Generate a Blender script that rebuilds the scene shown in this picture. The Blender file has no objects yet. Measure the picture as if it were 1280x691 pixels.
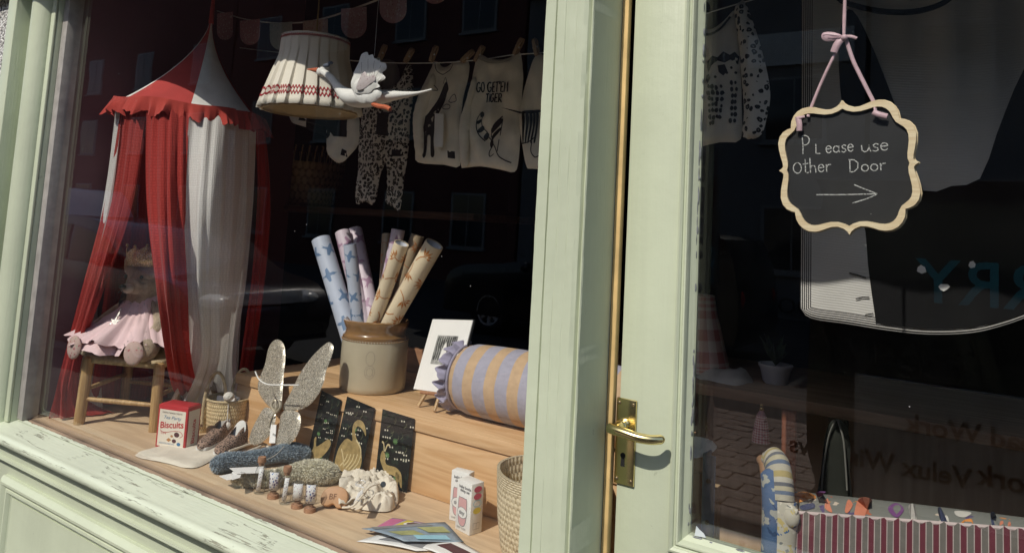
import bpy, bmesh, math, random
from mathutils import Vector, Matrix, noise
from mathutils.geometry import delaunay_2d_cdt
from mathutils.bvhtree import BVHTree
random.seed(7)
sc = bpy.context.scene
COL = sc.collection
R = math.radians

# ------------------------------------------------------------------ camera
CAM = Vector((0, -1.2, 1.5))
FPX, PPY = 926.6, 191.91
def _axes(yaw, pitch, roll):
    f = Vector((-math.sin(yaw)*math.cos(pitch), math.cos(yaw)*math.cos(pitch), math.sin(pitch)))
    r = Vector((math.cos(yaw), math.sin(yaw), 0)); u = r.cross(f)
    c, s = math.cos(roll), math.sin(roll)
    return c*r+s*u, c*u-s*r, f
RX, UP, FW = _axes(R(34.5225), R(5.5992), R(3.1215))
cd = bpy.data.cameras.new('camera'); cam = bpy.data.objects.new('camera', cd); COL.objects.link(cam)
cam.matrix_world = Matrix(((RX.x, UP.x, -FW.x, CAM.x), (RX.y, UP.y, -FW.y, CAM.y), (RX.z, UP.z, -FW.z, CAM.z), (0, 0, 0, 1)))
cd.sensor_fit = 'HORIZONTAL'; cd.sensor_width = 36; cd.lens = 36*FPX/1280
cd.shift_y = -(345.5-PPY)/1280
cd.clip_start = .02; cd.clip_end = 500
sc.camera = cam

# ------------------------------------------------------------------ sky, sun, exposure
SUN = Vector((.05, 1, -1.05)).normalized()
w = bpy.data.worlds.new('World'); sc.world = w; w.use_nodes = True
nt = w.node_tree; nt.nodes.clear()
sky = nt.nodes.new('ShaderNodeTexSky'); sky.sky_type = 'NISHITA'; sky.sun_disc = False
sky.sun_elevation = math.asin(-SUN.z); sky.sun_rotation = math.pi+.05
bg = nt.nodes.new('ShaderNodeBackground'); bg.inputs[1].default_value = .14
ow = nt.nodes.new('ShaderNodeOutputWorld')
nt.links.new(sky.outputs[0], bg.inputs[0]); nt.links.new(bg.outputs[0], ow.inputs[0])
ld = bpy.data.lights.new('sun', 'SUN'); ld.energy = 3.4; ld.angle = R(.5); ld.color = (1, .94, .84)
sun = bpy.data.objects.new('sun', ld); COL.objects.link(sun)
sun.rotation_euler = SUN.to_track_quat('-Z', 'Y').to_euler(); sun.location = (-1, -8, 8)
sc.view_settings.view_transform = 'Standard'; sc.view_settings.look = 'None'
sc.view_settings.exposure = .12; sc.view_settings.gamma = 1
sc.cycles.max_bounces = 10; sc.cycles.transparent_max_bounces = 24
sc.cycles.caustics_reflective = False; sc.cycles.caustics_refractive = False

# ------------------------------------------------------------------ helpers
def P(px, py, Y=None, Z=None, X=None):
    """point of the place seen at a pixel of the photograph, on the plane Y=, Z= or X="""
    d = RX*((px-640)/FPX) + UP*((PPY-py)/FPX) + FW
    if Y is not None: return CAM + d*((Y-CAM.y)/d.y)
    if Z is not None: return CAM + d*((Z-CAM.z)/d.z)
    return CAM + d*((X-CAM.x)/d.x)

ORG = {}
def tag(o, label=None, cat=None, group=None, kind=None):
    for k, v in (('label', label), ('category', cat), ('group', group), ('kind', kind)):
        if v: o[k] = v
    return o
def thing(name, label, cat, loc, group=None):
    o = bpy.data.objects.new(name, None); COL.objects.link(o); o.location = loc
    o.empty_display_size = .05; ORG[o.name] = Vector(loc)
    return tag(o, label, cat, group)

class MB:
    def __init__(s):
        s.bm = bmesh.new(); s.uv = s.bm.loops.layers.uv.new('UVMap')
    def face(s, vs, uvs=None):
        try: f = s.bm.faces.new(vs)
        except ValueError: return None
        if uvs:
            for l, q in zip(f.loops, uvs): l[s.uv].uv = q
        return f
    def box(s, c, size, rz=0, mat=None):
        c = Vector(c); h = Vector(size)*.5
        m = mat or Matrix.Rotation(rz, 3, 'Z')
        v = [s.bm.verts.new(c+m@Vector((x*h.x, y*h.y, z*h.z))) for z in (-1, 1) for y in (-1, 1) for x in (-1, 1)]
        for q, (a, b) in (((0, 2, 3, 1), (0, 1)), ((4, 5, 7, 6), (0, 1)), ((0, 1, 5, 4), (0, 2)), ((2, 6, 7, 3), (0, 2)), ((0, 4, 6, 2), (1, 2)), ((1, 3, 7, 5), (1, 2))):
            pts = []
            for i in q:
                l = (size[0]*(i & 1), size[1]*((i >> 1) & 1), size[2]*((i >> 2) & 1))
                pts.append((l[a], l[b]))
            s.face([v[i] for i in q], pts)
        return s
    def span(s, x0, x1, y0, y1, z0, z1):
        return s.box(((x0+x1)/2, (y0+y1)/2, (z0+z1)/2), (x1-x0, y1-y0, z1-z0))
    def grid(s, rows, closed=False, us=1., vs=1.):
        vv = [[s.bm.verts.new(p) for p in r] for r in rows]
        n = len(vv[0]); m = len(vv)
        for j in range(m-1):
            for i in range(n if closed else n-1):
                k = (i+1) % n
                s.face([vv[j][i], vv[j][k], vv[j+1][k], vv[j+1][i]],
                       [(us*i/(n-1), vs*j/(m-1)), (us*(i+1)/(n-1), vs*j/(m-1)), (us*(i+1)/(n-1), vs*(j+1)/(m-1)), (us*i/(n-1), vs*(j+1)/(m-1))])
        return vv
    def tube(s, pts, r, n=8, caps=True, flat=1., us=1., vs=None):
        pts = [Vector(p) for p in pts]; L = len(pts)
        rr = r if isinstance(r, (list, tuple)) else [r]*L
        t0 = (pts[1]-pts[0]).normalized()
        a = Vector((0, 0, 1)) if abs(t0.z) < .9 else Vector((1, 0, 0))
        nx = t0.cross(a).normalized(); rows = []
        for i, p in enumerate(pts):
            t = (pts[min(i+1, L-1)]-pts[max(i-1, 0)]).normalized()
            nx = (nx-t*nx.dot(t)).normalized(); ny = t.cross(nx)
            rows.append([p+nx*(math.cos(2*math.pi*k/n)*rr[i])+ny*(math.sin(2*math.pi*k/n)*rr[i]*flat) for k in range(n)])
        vv = s.grid(rows, True, us, vs or 1.)
        if caps: s.face(list(reversed(vv[0]))); s.face(vv[-1])
        return vv
    def lathe(s, prof, c, n=32, mat=None, caps=True, wob=None):
        c = Vector(c); rows = []
        for r, z in prof:
            row = []
            for k in range(n):
                a = 2*math.pi*k/n; q = wob(a, z) if wob else 1
                v = Vector((math.cos(a)*r*q, math.sin(a)*r*q, z))
                row.append(c+(mat@v if mat else v))
            rows.append(row)
        vv = s.grid(rows, True)
        if caps:
            if prof[0][0] > 1e-5: s.face(list(reversed(vv[0])))
            if prof[-1][0] > 1e-5: s.face(vv[-1])
        return vv
    def ball(s, c, r, seg=14, rings=9, mat=None):
        rx, ry, rz = (r, r, r) if not isinstance(r, (tuple, list)) else r
        rows = []
        for j in range(rings+1):
            ph = math.pi*(j/rings-.5); cr = max(math.cos(ph), 1e-4)
            rows.append([Vector(c)+(mat or Matrix.Identity(3))@Vector((math.cos(2*math.pi*k/seg)*cr*rx, math.sin(2*math.pi*k/seg)*cr*ry, math.sin(ph)*rz)) for k in range(seg)])
        s.grid(rows, True)
        return s
    def plate(s, poly, f, d0, d1):
        """polygon (u,v) swept between two depths; f(u,v,d) -> point"""
        a = [s.bm.verts.new(f(u, v, d0)) for u, v in poly]; b = [s.bm.verts.new(f(u, v, d1)) for u, v in poly]
        s.face(a, poly); s.face(list(reversed(b)), list(reversed(poly)))
        n = len(poly)
        for i in range(n): s.face([a[(i+1) % n], a[i], b[i], b[(i+1) % n]])
        return s
    def ringplate(s, outer, inner, f, d0, d1):
        n = len(outer)
        q = [[s.bm.verts.new(f(u, v, d)) for u, v in pl] for pl, d in ((outer, d0), (inner, d0), (inner, d1), (outer, d1))]
        for i in range(n):
            j = (i+1) % n
            for k in range(4):
                a, b = q[k], q[(k+1) % 4]; s.face([a[i], a[j], b[j], b[i]], [(i/n*4, k), (j/n*4 if j else 4, k), (j/n*4 if j else 4, k+1), (i/n*4, k+1)])
        return s
    def build(s, name, mat, parent=None, smooth=True, bevel=0, seg=2, sub=0, label=None, merge=True, ang=40):
        bm = s.bm
        if merge: bmesh.ops.remove_doubles(bm, verts=bm.verts, dist=1e-6)
        bmesh.ops.recalc_face_normals(bm, faces=bm.faces)
        if bevel:
            bm.normal_update()
            ed = [e for e in bm.edges if len(e.link_faces) == 2 and e.calc_face_angle(0) > R(28)]
            bmesh.ops.bevel(bm, geom=ed, offset=bevel, segments=seg, profile=.5, affect='EDGES', clamp_overlap=True)
        if parent is not None: org = ORG[parent.name]
        else:
            co = [v.co for v in bm.verts]
            org = Vector(((min(c.x for c in co)+max(c.x for c in co))/2, (min(c.y for c in co)+max(c.y for c in co))/2, min(c.z for c in co)))
        bmesh.ops.translate(bm, verts=bm.verts, vec=-org)
        me = bpy.data.meshes.new(name); bm.to_mesh(me); bm.free()
        for m in (mat if isinstance(mat, (list, tuple)) else [mat]): me.materials.append(m)
        if smooth:
            me.shade_smooth()
            me.set_sharp_from_angle(angle=R(ang))
        o = bpy.data.objects.new(name, me); COL.objects.link(o)
        if parent is not None: o.parent = parent
        else: o.location = org
        ORG[o.name] = org
        if sub:
            md = o.modifiers.new('sub', 'SUBSURF'); md.levels = sub; md.render_levels = sub
        if label: o['label'] = label
        return o

def cr(pts, n=6, closed=False):
    """Catmull-Rom resample (tuples or Vectors)"""
    v = [Vector(p) for p in pts]; L = len(v); out = []
    for i in range(L if closed else L-1):
        g = (lambda k: v[k % L]) if closed else (lambda k: v[max(0, min(L-1, k))])
        a, b, c, d = g(i-1), g(i), g(i+1), g(i+2)
        for k in range(n):
            t = k/n
            out.append(.5*((2*b)+(c-a)*t+(2*a-5*b+4*c-d)*t*t+(3*b-a-3*c+d)*t**3))
    if not closed: out.append(v[-1])
    return out
def lerp(a, b, t): return a+(b-a)*t
def seg_d(p, a, b):
    ab = b-a; t = max(0, min(1, (p-a).dot(ab)/max(ab.length_squared, 1e-12)))
    return (p-a-ab*t).length
def inside(p, poly):
    c = False; n = len(poly)
    for i in range(n):
        a, b = poly[i], poly[i-1]
        if (a.y > p.y) != (b.y > p.y) and p.x < (b.x-a.x)*(p.y-a.y)/(b.y-a.y)+a.x: c = not c
    return c
def puff(poly, f, t, sp, rim=.02, back=.6, wr=0., wsc=12., seed=0, mb=None, base=.0):
    """a soft filled shape: outline (u,v), inflated to thickness t; f(u,v,d) -> point, d to the front"""
    poly = [Vector((p[0], p[1])) for p in poly]
    x0 = min(p.x for p in poly); x1 = max(p.x for p in poly); y0 = min(p.y for p in poly); y1 = max(p.y for p in poly)
    bnd = []
    n = len(poly)
    for i in range(n):
        a, b = poly[i], poly[(i+1) % n]; k = max(1, int((b-a).length/sp))
        for q in range(k): bnd.append(a.lerp(b, q/k))
    pts = list(bnd); rr = random.Random(seed)
    j = 0; y = y0+sp*.5
    while y < y1:
        x = x0+sp*(.25 if j % 2 else .75)
        while x < x1:
            p = Vector((x+rr.uniform(-.1, .1)*sp, y+rr.uniform(-.1, .1)*sp))
            if inside(p, poly) and min(seg_d(p, bnd[i], bnd[i-1]) for i in range(len(bnd))) > sp*.45: pts.append(p)
            x += sp
        y += sp*.87; j += 1
    vs, es, fs, *_ = delaunay_2d_cdt(pts, [], [list(range(len(bnd)))], 1, 1e-7)
    mb = mb or MB()
    F, B = [], []
    for p in vs:
        d = min(seg_d(p, bnd[i], bnd[i-1]) for i in range(len(bnd)))
        h = t*math.sqrt(max(0, 1-(1-min(d/rim, 1))**2))
        wv = noise.noise(Vector((p.x*wsc+seed*3.1, p.y*wsc*.6, seed)))*wr*min(1, d/rim*.7+.3)
        F.append(mb.bm.verts.new(f(p.x, p.y, h+wv+base)))
        B.append(F[-1] if d < 1e-6 else mb.bm.verts.new(f(p.x, p.y, -h*back+wv-base)))
    for fc in fs:
        mb.face([F[i] for i in fc], [(vs[i].x, vs[i].y) for i in fc])
        mb.face([B[i] for i in reversed(fc)], [(vs[i].x, vs[i].y) for i in reversed(fc)])
    return mb
def fY(Y0):
    return lambda u, v, d: Vector((u, Y0-d, v))
def pxs(lst, Y):
    return [(q.x, q.z) for q in (P(a, b, Y=Y) for a, b in lst)]
def frame3(o, u, n):
    """placing function in a plane: origin, u axis, front normal"""
    u = Vector(u).normalized(); n = Vector(n).normalized(); v = n.cross(u).normalized(); o = Vector(o)
    return lambda a, b, d=0: o+u*a+v*b+n*d
def bvh_of(o):
    me = o.data; w0 = ORG[o.name]
    return BVHTree.FromPolygons([v.co+w0 for v in me.vertices], [p.vertices[:] for p in me.polygons])
def strokes(lines, width, f, mb=None, bvh=None, dirn=None, off=.0015):
    """flat ink lines: polylines in (u,v) turned to thin ribbons, laid on a surface if bvh is given"""
    mb = mb or MB()
    for ln in lines:
        p = [Vector((a, b)) for a, b in ln]; n = len(p); L = []; Rr = []
        for i in range(n):
            t = (p[min(i+1, n-1)]-p[max(i-1, 0)])
            t = t.normalized() if t.length > 1e-9 else Vector((1, 0))
            nn = Vector((-t.y, t.x))*width*.5
            for lst, q in ((L, p[i]+nn), (Rr, p[i]-nn)):
                pt = f(q.x, q.y, 0)
                if bvh:
                    h = bvh.ray_cast(pt-dirn*.3, dirn)
                    if h[0] is not None: pt = h[0]-dirn*off
                lst.append(mb.bm.verts.new(pt))
        for i in range(n-1): mb.face([L[i], L[i+1], Rr[i+1], Rr[i]])
    return mb
def blobs(polys, f, bvh=None, dirn=None, off=.0015, mb=None, sp=.012):
    """flat printed patches"""
    mb = mb or MB()
    for poly in polys:
        pv = [Vector(q) for q in poly]; pts = list(pv); n = len(pv)
        x0 = min(p.x for p in pv); x1 = max(p.x for p in pv); y0 = min(p.y for p in pv); y1 = max(p.y for p in pv)
        y = y0+sp/2
        while y < y1:
            x = x0+sp/2
            while x < x1:
                q = Vector((x, y))
                if inside(q, pv): pts.append(q)
                x += sp
            y += sp
        vs, es, fs, *_ = delaunay_2d_cdt(pts, [], [list(range(n))], 1, 1e-7)
        vv = []
        for p in vs:
            pt = f(p.x, p.y, 0)
            if bvh:
                h = bvh.ray_cast(pt-dirn*.3, dirn)
                if h[0] is not None: pt = h[0]-dirn*off
            vv.append(mb.bm.verts.new(pt))
        for fc in fs: mb.face([vv[i] for i in fc], [(vs[i].x, vs[i].y) for i in fc])
    return mb
YD = Vector((0, 1, 0))

def text(s, size, mat, f, parent, name='lettering', ext=.0003, sx=1., shear=0., align='LEFT', off=0):
    cu = bpy.data.curves.new('t', 'FONT'); cu.body = s; cu.size = size; cu.shear = shear; cu.align_x = align; cu.offset = off
    cu.resolution_u = 3
    o = bpy.data.objects.new('t', cu); COL.objects.link(o)
    dg = bpy.context.evaluated_depsgraph_get(); dg.update()
    me = bpy.data.meshes.new_from_object(o.evaluated_get(dg)); bpy.data.objects.remove(o)
    mb = MB(); vv = [mb.bm.verts.new(f(v.co.x*sx, v.co.y, ext)) for v in me.vertices]
    for p in me.polygons: mb.face([vv[i] for i in p.vertices])
    bpy.data.meshes.remove(me)
    return mb.build(name, mat, parent, smooth=False)

# stroke alphabet for handwriting: letter -> (advance, polylines) with x height 1
def arc(cx, cy, rx, ry, a0, a1, n=12):
    return [(cx+rx*math.cos(R(lerp(a0, a1, i/n))), cy+ry*math.sin(R(lerp(a0, a1, i/n)))) for i in range(n+1)]
HAND = {
 'P': (.62, [[(.05, 0), (.08, .5), (.06, 1)], [(.0, .93)]+arc(.18, .74, .3, .26, 100, -95)]),
 'L': (.52, [[(.06, .75), (.03, .02), (.4, .0)]]),
 'e': (.46, [[(.03, .28), (.36, .3)]+arc(.2, .26, .17, .24, 15, 330)]),
 'a': (.5, [arc(.2, .24, .17, .22, 40, 380), [(.38, .46), (.37, .1), (.44, .0)]]),
 's': (.4, [[(.33, .42), (.2, .5), (.07, .4), (.12, .28), (.28, .2), (.3, .07), (.17, -.01), (.03, .06)]]),
 'u': (.52, [[(.03, .46), (.04, .12), (.16, .0), (.3, .06), (.39, .3), (.4, .48), (.4, .2), (.46, .0)]]),
 'O': (.62, [arc(.27, .36, .25, .34, 100, 465, 18)]),
 't': (.4, [[(.16, .9), (.14, .1), (.24, 0), (.32, .04)], [(0, .58), (.34, .62)]]),
 'h': (.5, [[(.05, .95), (.04, 0)], [(.04, .25), (.15, .46), (.3, .44), (.36, .25), (.37, 0)]]),
 'r': (.42, [[(.05, .48), (.06, 0)], [(.06, .28), (.16, .45), (.34, .46)]]),
 'D': (.66, [[(.06, .85), (.04, 0)], [(.0, .85), (.3, .82), (.5, .6), (.48, .25), (.28, .03), (.02, .0)]]),
 'o': (.5, [arc(.21, .23, .19, .22, 90, 450)]),
 'G': (.85, [arc(.38, .5, .34, .46, 50, 325, 14)+[(.68, .45), (.4, .45)]]),
 'Q': (.85, [arc(.38, .5, .34, .46, 90, 450, 16)]),
 'E': (.7, [[(.58, .96), (.1, .96), (.1, .04), (.6, .04)], [(.1, .5), (.5, .52)]]),
 'T': (.72, [[(.0, .94), (.66, .97)], [(.33, .95), (.33, .0)]]),
 'M': (.9, [[(.06, 0), (.1, .97), (.4, .35), (.7, .97), (.76, 0)]]),
 'I': (.3, [[(.12, .97), (.12, 0)]]),
 'R': (.75, [[(.08, 0), (.08, .97), (.42, .95), (.56, .75), (.42, .52), (.1, .48), (.6, 0)]]),
 "'": (.25, [[(.12, 1.05), (.08, .75)]]), ' ': (.42, []),
}
def hand(s, x, y, h, adv=1.):
    out = []
    for ch in s:
        a, ls = HAND[ch]
        for l in ls: out.append([(x+p*h, y+q*h) for p, q in l])
        x += a*h*adv
    return out

# ------------------------------------------------------------------ materials
def newmat(name):
    m = bpy.data.materials.new(name); m.use_nodes = True
    t = m.node_tree; return m, t, t.nodes['Principled BSDF']
class NT:
    def __init__(s, t): s.t = t
    def n(s, typ, **kw):
        o = s.t.nodes.new('ShaderNode'+typ)
        for k, v in kw.items():
            if k.startswith('i_'):
                key = k[2:]; key = int(key) if key.isdigit() else key.replace('_', ' ')
                tgt = o.inputs[key]
                if isinstance(v, bpy.types.NodeSocket): s.t.links.new(v, tgt)
                else: tgt.default_value = v
            else: setattr(o, k, v)
        return o
    def coord(s, kind='Object', scale=(1, 1, 1), rot=(0, 0, 0)):
        c = s.n('TexCoord'); m = s.n('Mapping', i_Vector=c.outputs[kind], i_Scale=scale, i_Rotation=rot)
        return m.outputs[0]
    def noise(s, vec, scale, detail=4, rough=.55, dist=0):
        return s.n('TexNoise', i_Vector=vec, i_Scale=scale, i_Detail=detail, i_Roughness=rough, i_Distortion=dist).outputs[0]
    def ramp(s, fac, stops, interp='LINEAR'):
        r = s.n('ValToRGB', i_Fac=fac); e = r.color_ramp; e.interpolation = interp
        while len(e.elements) < len(stops): e.elements.new(.5)
        for el, (p, c) in zip(e.elements, stops):
            el.position = p; el.color = (*c, 1) if len(c) == 3 else c
        return r.outputs[0]
    def math(s, op, a, b=0., clamp=False):
        return s.n('Math', operation=op, use_clamp=clamp, i_0=a, i_1=b).outputs[0]
    def mix(s, fac, a, b, mode='MIX'):
        o = s.n('Mix', data_type='RGBA', blend_type=mode)
        for i, v in ((0, fac), (6, a), (7, b)):
            if isinstance(v, bpy.types.NodeSocket): s.t.links.new(v, o.inputs[i])
            else: o.inputs[i].default_value = v if i == 0 else (*v, 1)
        return o.outputs[2]
    def bump(s, h, strength=.3, dist=.002):
        return s.n('Bump', i_Strength=strength, i_Distance=dist, i_Height=h).outputs[0]
def sc3(c, k): return tuple(min(1, x*k) for x in c)
def mat(name, col, rough=.6, metal=0., var=.12, vs=12, bump=.15, bs=160, bd=.001, kind='Object', sheen=0., spec=.5, coat=0.):
    m, t, b = newmat(name); q = NT(t); v = q.coord(kind)
    n1 = q.noise(v, vs, 5)
    c = q.ramp(n1, [(.3, sc3(col, 1-var)), (.7, sc3(col, 1+var))])
    t.links.new(c, b.inputs['Base Color'])
    b.inputs['Roughness'].default_value = rough; b.inputs['Metallic'].default_value = metal
    b.inputs['Specular IOR Level'].default_value = spec
    if coat: b.inputs['Coat Weight'].default_value = coat
    if sheen: b.inputs['Sheen Weight'].default_value = sheen
    if bump:
        t.links.new(q.bump(q.noise(v, bs, 3), bump, bd), b.inputs['Normal'])
    return m
def paint(name, col, cracks=0., stretch=(1, 1, 1)):
    m, t, b = newmat(name); q = NT(t); v = q.coord('Object')
    n1 = q.noise(v, 3, 6); n2 = q.noise(v, 40, 5)
    c = q.ramp(n1, [(.3, sc3(col, .9)), (.7, sc3(col, 1.07))])
    c = q.mix(q.math('MULTIPLY', q.math('GREATER_THAN', n2, .72), .5), c, sc3(col, .62))
    vb = q.coord('Object', (60*stretch[0], 60*stretch[1], 60*stretch[2]))
    brush = q.noise(vb, 1, 3)
    h = q.math('ADD', q.math('MULTIPLY', brush, .5), q.math('MULTIPLY', q.noise(v, 25, 4), .8))
    dr_ = q.ramp(q.noise(q.coord('Object', (14*stretch[0]/3, 14*stretch[1]/3, 14*stretch[2]/3)), 1, 5, .7), [(.50, (0, 0, 0)), (.85, (.35, .35, .35))])
    c = q.mix(dr_, c, sc3(col, .72))
    if cracks:
        vc = q.coord('Object', (2.2, 34, 34)); wv = q.n('VectorMath', operation='ADD', i_0=vc, i_1=q.n('VectorMath', operation='SCALE', i_0=q.n('TexNoise', i_Vector=vc, i_Scale=1.2, i_Detail=5).outputs[1], i_Scale=.8).outputs[0]).outputs[0]
        cn = q.noise(q.coord('Object', (1.6, 30, 30)), 1.1, 6, .62)
        line = q.math('LESS_THAN', q.math('ABSOLUTE', q.math('SUBTRACT', cn, .52)), q.math('MULTIPLY', q.math('SUBTRACT', q.noise(v, 6, 3), .46, True), .075*cracks))
        c = q.mix(q.math('MULTIPLY', line, .7), c, (.22, .19, .13))
        h = q.math('SUBTRACT', h, q.math('MULTIPLY', line, 1.5))
        fl = q.math('GREATER_THAN', q.noise(q.coord('Object', (16, 40, 40)), 1, 6, .65), .765)
        c = q.mix(q.math('MULTIPLY', fl, .75), c, (.20, .17, .13)); h = q.math('SUBTRACT', h, fl)
    t.links.new(c, b.inputs['Base Color']); b.inputs['Roughness'].default_value = .45
    t.links.new(q.bump(h, .75, .0016), b.inputs['Normal'])
    return m
def wood(name, c1, c2, axis='X', scale=1., knots=True, rough=.6, wear=0., c3=None):
    m, t, b = newmat(name); q = NT(t)
    s = {'X': (.55, 9, 9), 'Z': (9, 9, .55), 'Y': (9, .55, 9)}[axis]
    v = q.coord('Object', tuple(x*scale for x in s))
    n = q.noise(v, 1.3, 4, .5, .4)
    rings = q.math('FRACT', q.math('MULTIPLY', n, 9.)); rings = q.math('ABSOLUTE', q.math('SUBTRACT', rings, .5))
    fine = q.noise(q.coord('Object', tuple(x*scale*9 for x in s)), 1, 4)
    f = q.math('ADD', q.math('MULTIPLY', rings, 1.1), q.math('MULTIPLY', q.math('SUBTRACT', fine, .5), .9))
    c = q.ramp(f, [(.05, c2), (.55, c1)])
    if knots:
        vk = q.coord('Object', tuple((3.4 if x < 1 else 6.)*scale for x in s))
        vo = q.n('TexVoronoi', i_Vector=vk, i_Scale=1., i_Randomness=1.).outputs[0]
        c = q.mix(q.ramp(vo, [(.06, (.85, .85, .85)), (.10, (.25, .25, .25)), (.115, (.7, .7, .7)), (.15, (0, 0, 0))]), c, sc3(c2, .38))
    if wear:
        d = q.ramp(q.noise(q.coord('Object'), 5, 6, .65), [(.45, (0, 0, 0)), (.75, (wear, wear, wear))])
        c = q.mix(d, c, c3 or sc3(c2, .4))
    t.links.new(c, b.inputs['Base Color']); b.inputs['Roughness'].default_value = rough
    t.links.new(q.bump(f, .2, .001), b.inputs['Normal'])
    return m
def gauze(name, col, us=60, vs=60, var=.08, tr=.0, bs=.28):
    """crinkled cotton with a fine check weave, on the cloth's own uv"""
    m, t, b = newmat(name); q = NT(t)
    uv = q.coord('UV', (us, vs, 1))
    x = q.n('SeparateXYZ', i_0=uv)
    ju = q.noise(q.coord('UV', (us*.4, vs*.4, 1)), 1, 3)
    j2 = q.noise(q.coord('UV', (us*.4, vs*.4, 3)), 1.3, 3)
    sx = q.math('SINE', q.math('ADD', q.math('MULTIPLY', x.outputs[0], 6.283), q.math('MULTIPLY', ju, 9.)))
    sy = q.math('SINE', q.math('ADD', q.math('MULTIPLY', x.outputs[1], 6.283), q.math('MULTIPLY', j2, 9.)))
    h = q.math('MULTIPLY', q.math('ADD', sx, 1.), q.math('ADD', sy, 1.))
    c = q.ramp(q.math('MULTIPLY', h, .25), [(0, sc3(col, 1-var*3)), (.6, sc3(col, 1+var))])
    t.links.new(c, b.inputs['Base Color']); b.inputs['Roughness'].default_value = .9
    b.inputs['Specular IOR Level'].default_value = .15; b.inputs['Sheen Weight'].default_value = .15
    t.links.new(q.bump(h, bs, .0012), b.inputs['Normal'])
    if tr:
        o_ = [n_ for n_ in t.nodes if n_.type == 'OUTPUT_MATERIAL'][0]
        tl = q.n('BsdfTranslucent'); t.links.new(c, tl.inputs[0])
        t.links.new(q.n('MixShader', i_0=tr, i_1=b.outputs[0], i_2=tl.outputs[0]).outputs[0], o_.inputs[0])
    return m
def spots(name, base, dark, scale, ring=True, kind='Object', lo=.16, hi=.36, core=None):
    m, t, b = newmat(name); q = NT(t); v = q.coord(kind)
    d = q.n('VectorMath', operation='ADD', i_0=v, i_1=q.n('VectorMath', operation='SCALE', i_0=q.n('TexNoise', i_Vector=v, i_Scale=scale*.9, i_Detail=2).outputs[1], i_Scale=.7/scale).outputs[0]).outputs[0]
    vo = q.n('TexVoronoi', i_Vector=d, i_Scale=scale, i_Randomness=.8).outputs[0]
    a = q.math('LESS_THAN', vo, hi)
    c = q.mix(a, base, dark)
    if ring: c = q.mix(q.math('LESS_THAN', vo, lo), c, core or base)
    t.links.new(c, b.inputs['Base Color']); b.inputs['Roughness'].default_value = .9
    t.links.new(q.bump(q.noise(v, 300, 2), .3, .001), b.inputs['Normal'])
    return m
def stripes(name, cols, scale, kind='UV', ax=0, edge=None, rough=.85, bump=.3):
    """cols: list of (position 0..1, colour), repeated along an axis"""
    m, t, b = newmat(name); q = NT(t); v = q.coord(kind)
    x = q.n('SeparateXYZ', i_0=v).outputs[ax]
    f = q.math('FRACT', q.math('ADD', q.math('MULTIPLY', x, scale), 100.))
    c = q.ramp(f, cols, 'CONSTANT')
    c = q.mix(.25, c, q.ramp(q.noise(q.coord('Object'), 60, 3), [(.3, (.4, .4, .4)), (.7, (1, 1, 1))]), 'MULTIPLY')
    t.links.new(c, b.inputs['Base Color']); b.inputs['Roughness'].default_value = rough
    t.links.new(q.bump(q.noise(q.coord('Object'), 350, 3), bump, .001), b.inputs['Normal'])
    return m
def plaid(name, c0, c1, scale, kind='UV'):
    m, t, b = newmat(name); q = NT(t); s = q.n('SeparateXYZ', i_0=q.coord(kind))
    f = [q.math('GREATER_THAN', q.math('FRACT', q.math('ADD', q.math('MULTIPLY', s.outputs[i], scale), 50.)), .5) for i in (0, 1)]
    c = q.mix(q.math('MULTIPLY', q.math('ADD', f[0], f[1]), .5), c0, c1)
    t.links.new(c, b.inputs['Base Color']); b.inputs['Roughness'].default_value = .9
    return m
def weave(name, c1, c2, us, vs):
    m, t, b = newmat(name); q = NT(t); s = q.n('SeparateXYZ', i_0=q.coord('UV', (us, vs, 1)))
    row = q.math('FLOOR', s.outputs[1])
    fx = q.math('SINE', q.math('MULTIPLY', q.math('ADD', s.outputs[0], q.math('MULTIPLY', row, .5)), 6.283))
    fy = q.math('ABSOLUTE', q.math('SUBTRACT', q.math('FRACT', s.outputs[1]), .5))
    h = q.math('SUBTRACT', q.math('MULTIPLY', fx, .5), q.math('MULTIPLY', fy, 1.6))
    nz = q.noise(q.coord('Object'), 70, 4)
    c = q.ramp(q.math('ADD', q.math('MULTIPLY', h, .42), q.math('ADD', nz, .3)), [(.12, sc3(c2, .55)), (.42, c2), (.72, c1)])
    t.links.new(c, b.inputs['Base Color']); b.inputs['Roughness'].default_value = .8
    t.links.new(q.bump(h, .6, .0025), b.inputs['Normal'])
    return m
def glitter(name, col, scale=420):
    m, t, b = newmat(name); q = NT(t); v = q.coord('Object')
    vo = q.n('TexVoronoi', i_Vector=v, i_Scale=scale)
    f = q.n('SeparateColor', i_0=vo.outputs[1]).outputs[0]
    c = q.ramp(f, [(0, sc3(col, .35)), (.5, col), (.9, sc3(col, 1.5)), (.96, (1, .98, .92))])
    t.links.new(c, b.inputs['Base Color']); b.inputs['Metallic'].default_value = .55; b.inputs['Roughness'].default_value = .38
    t.links.new(q.bump(f, 1., .002), b.inputs['Normal'])
    return m
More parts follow.
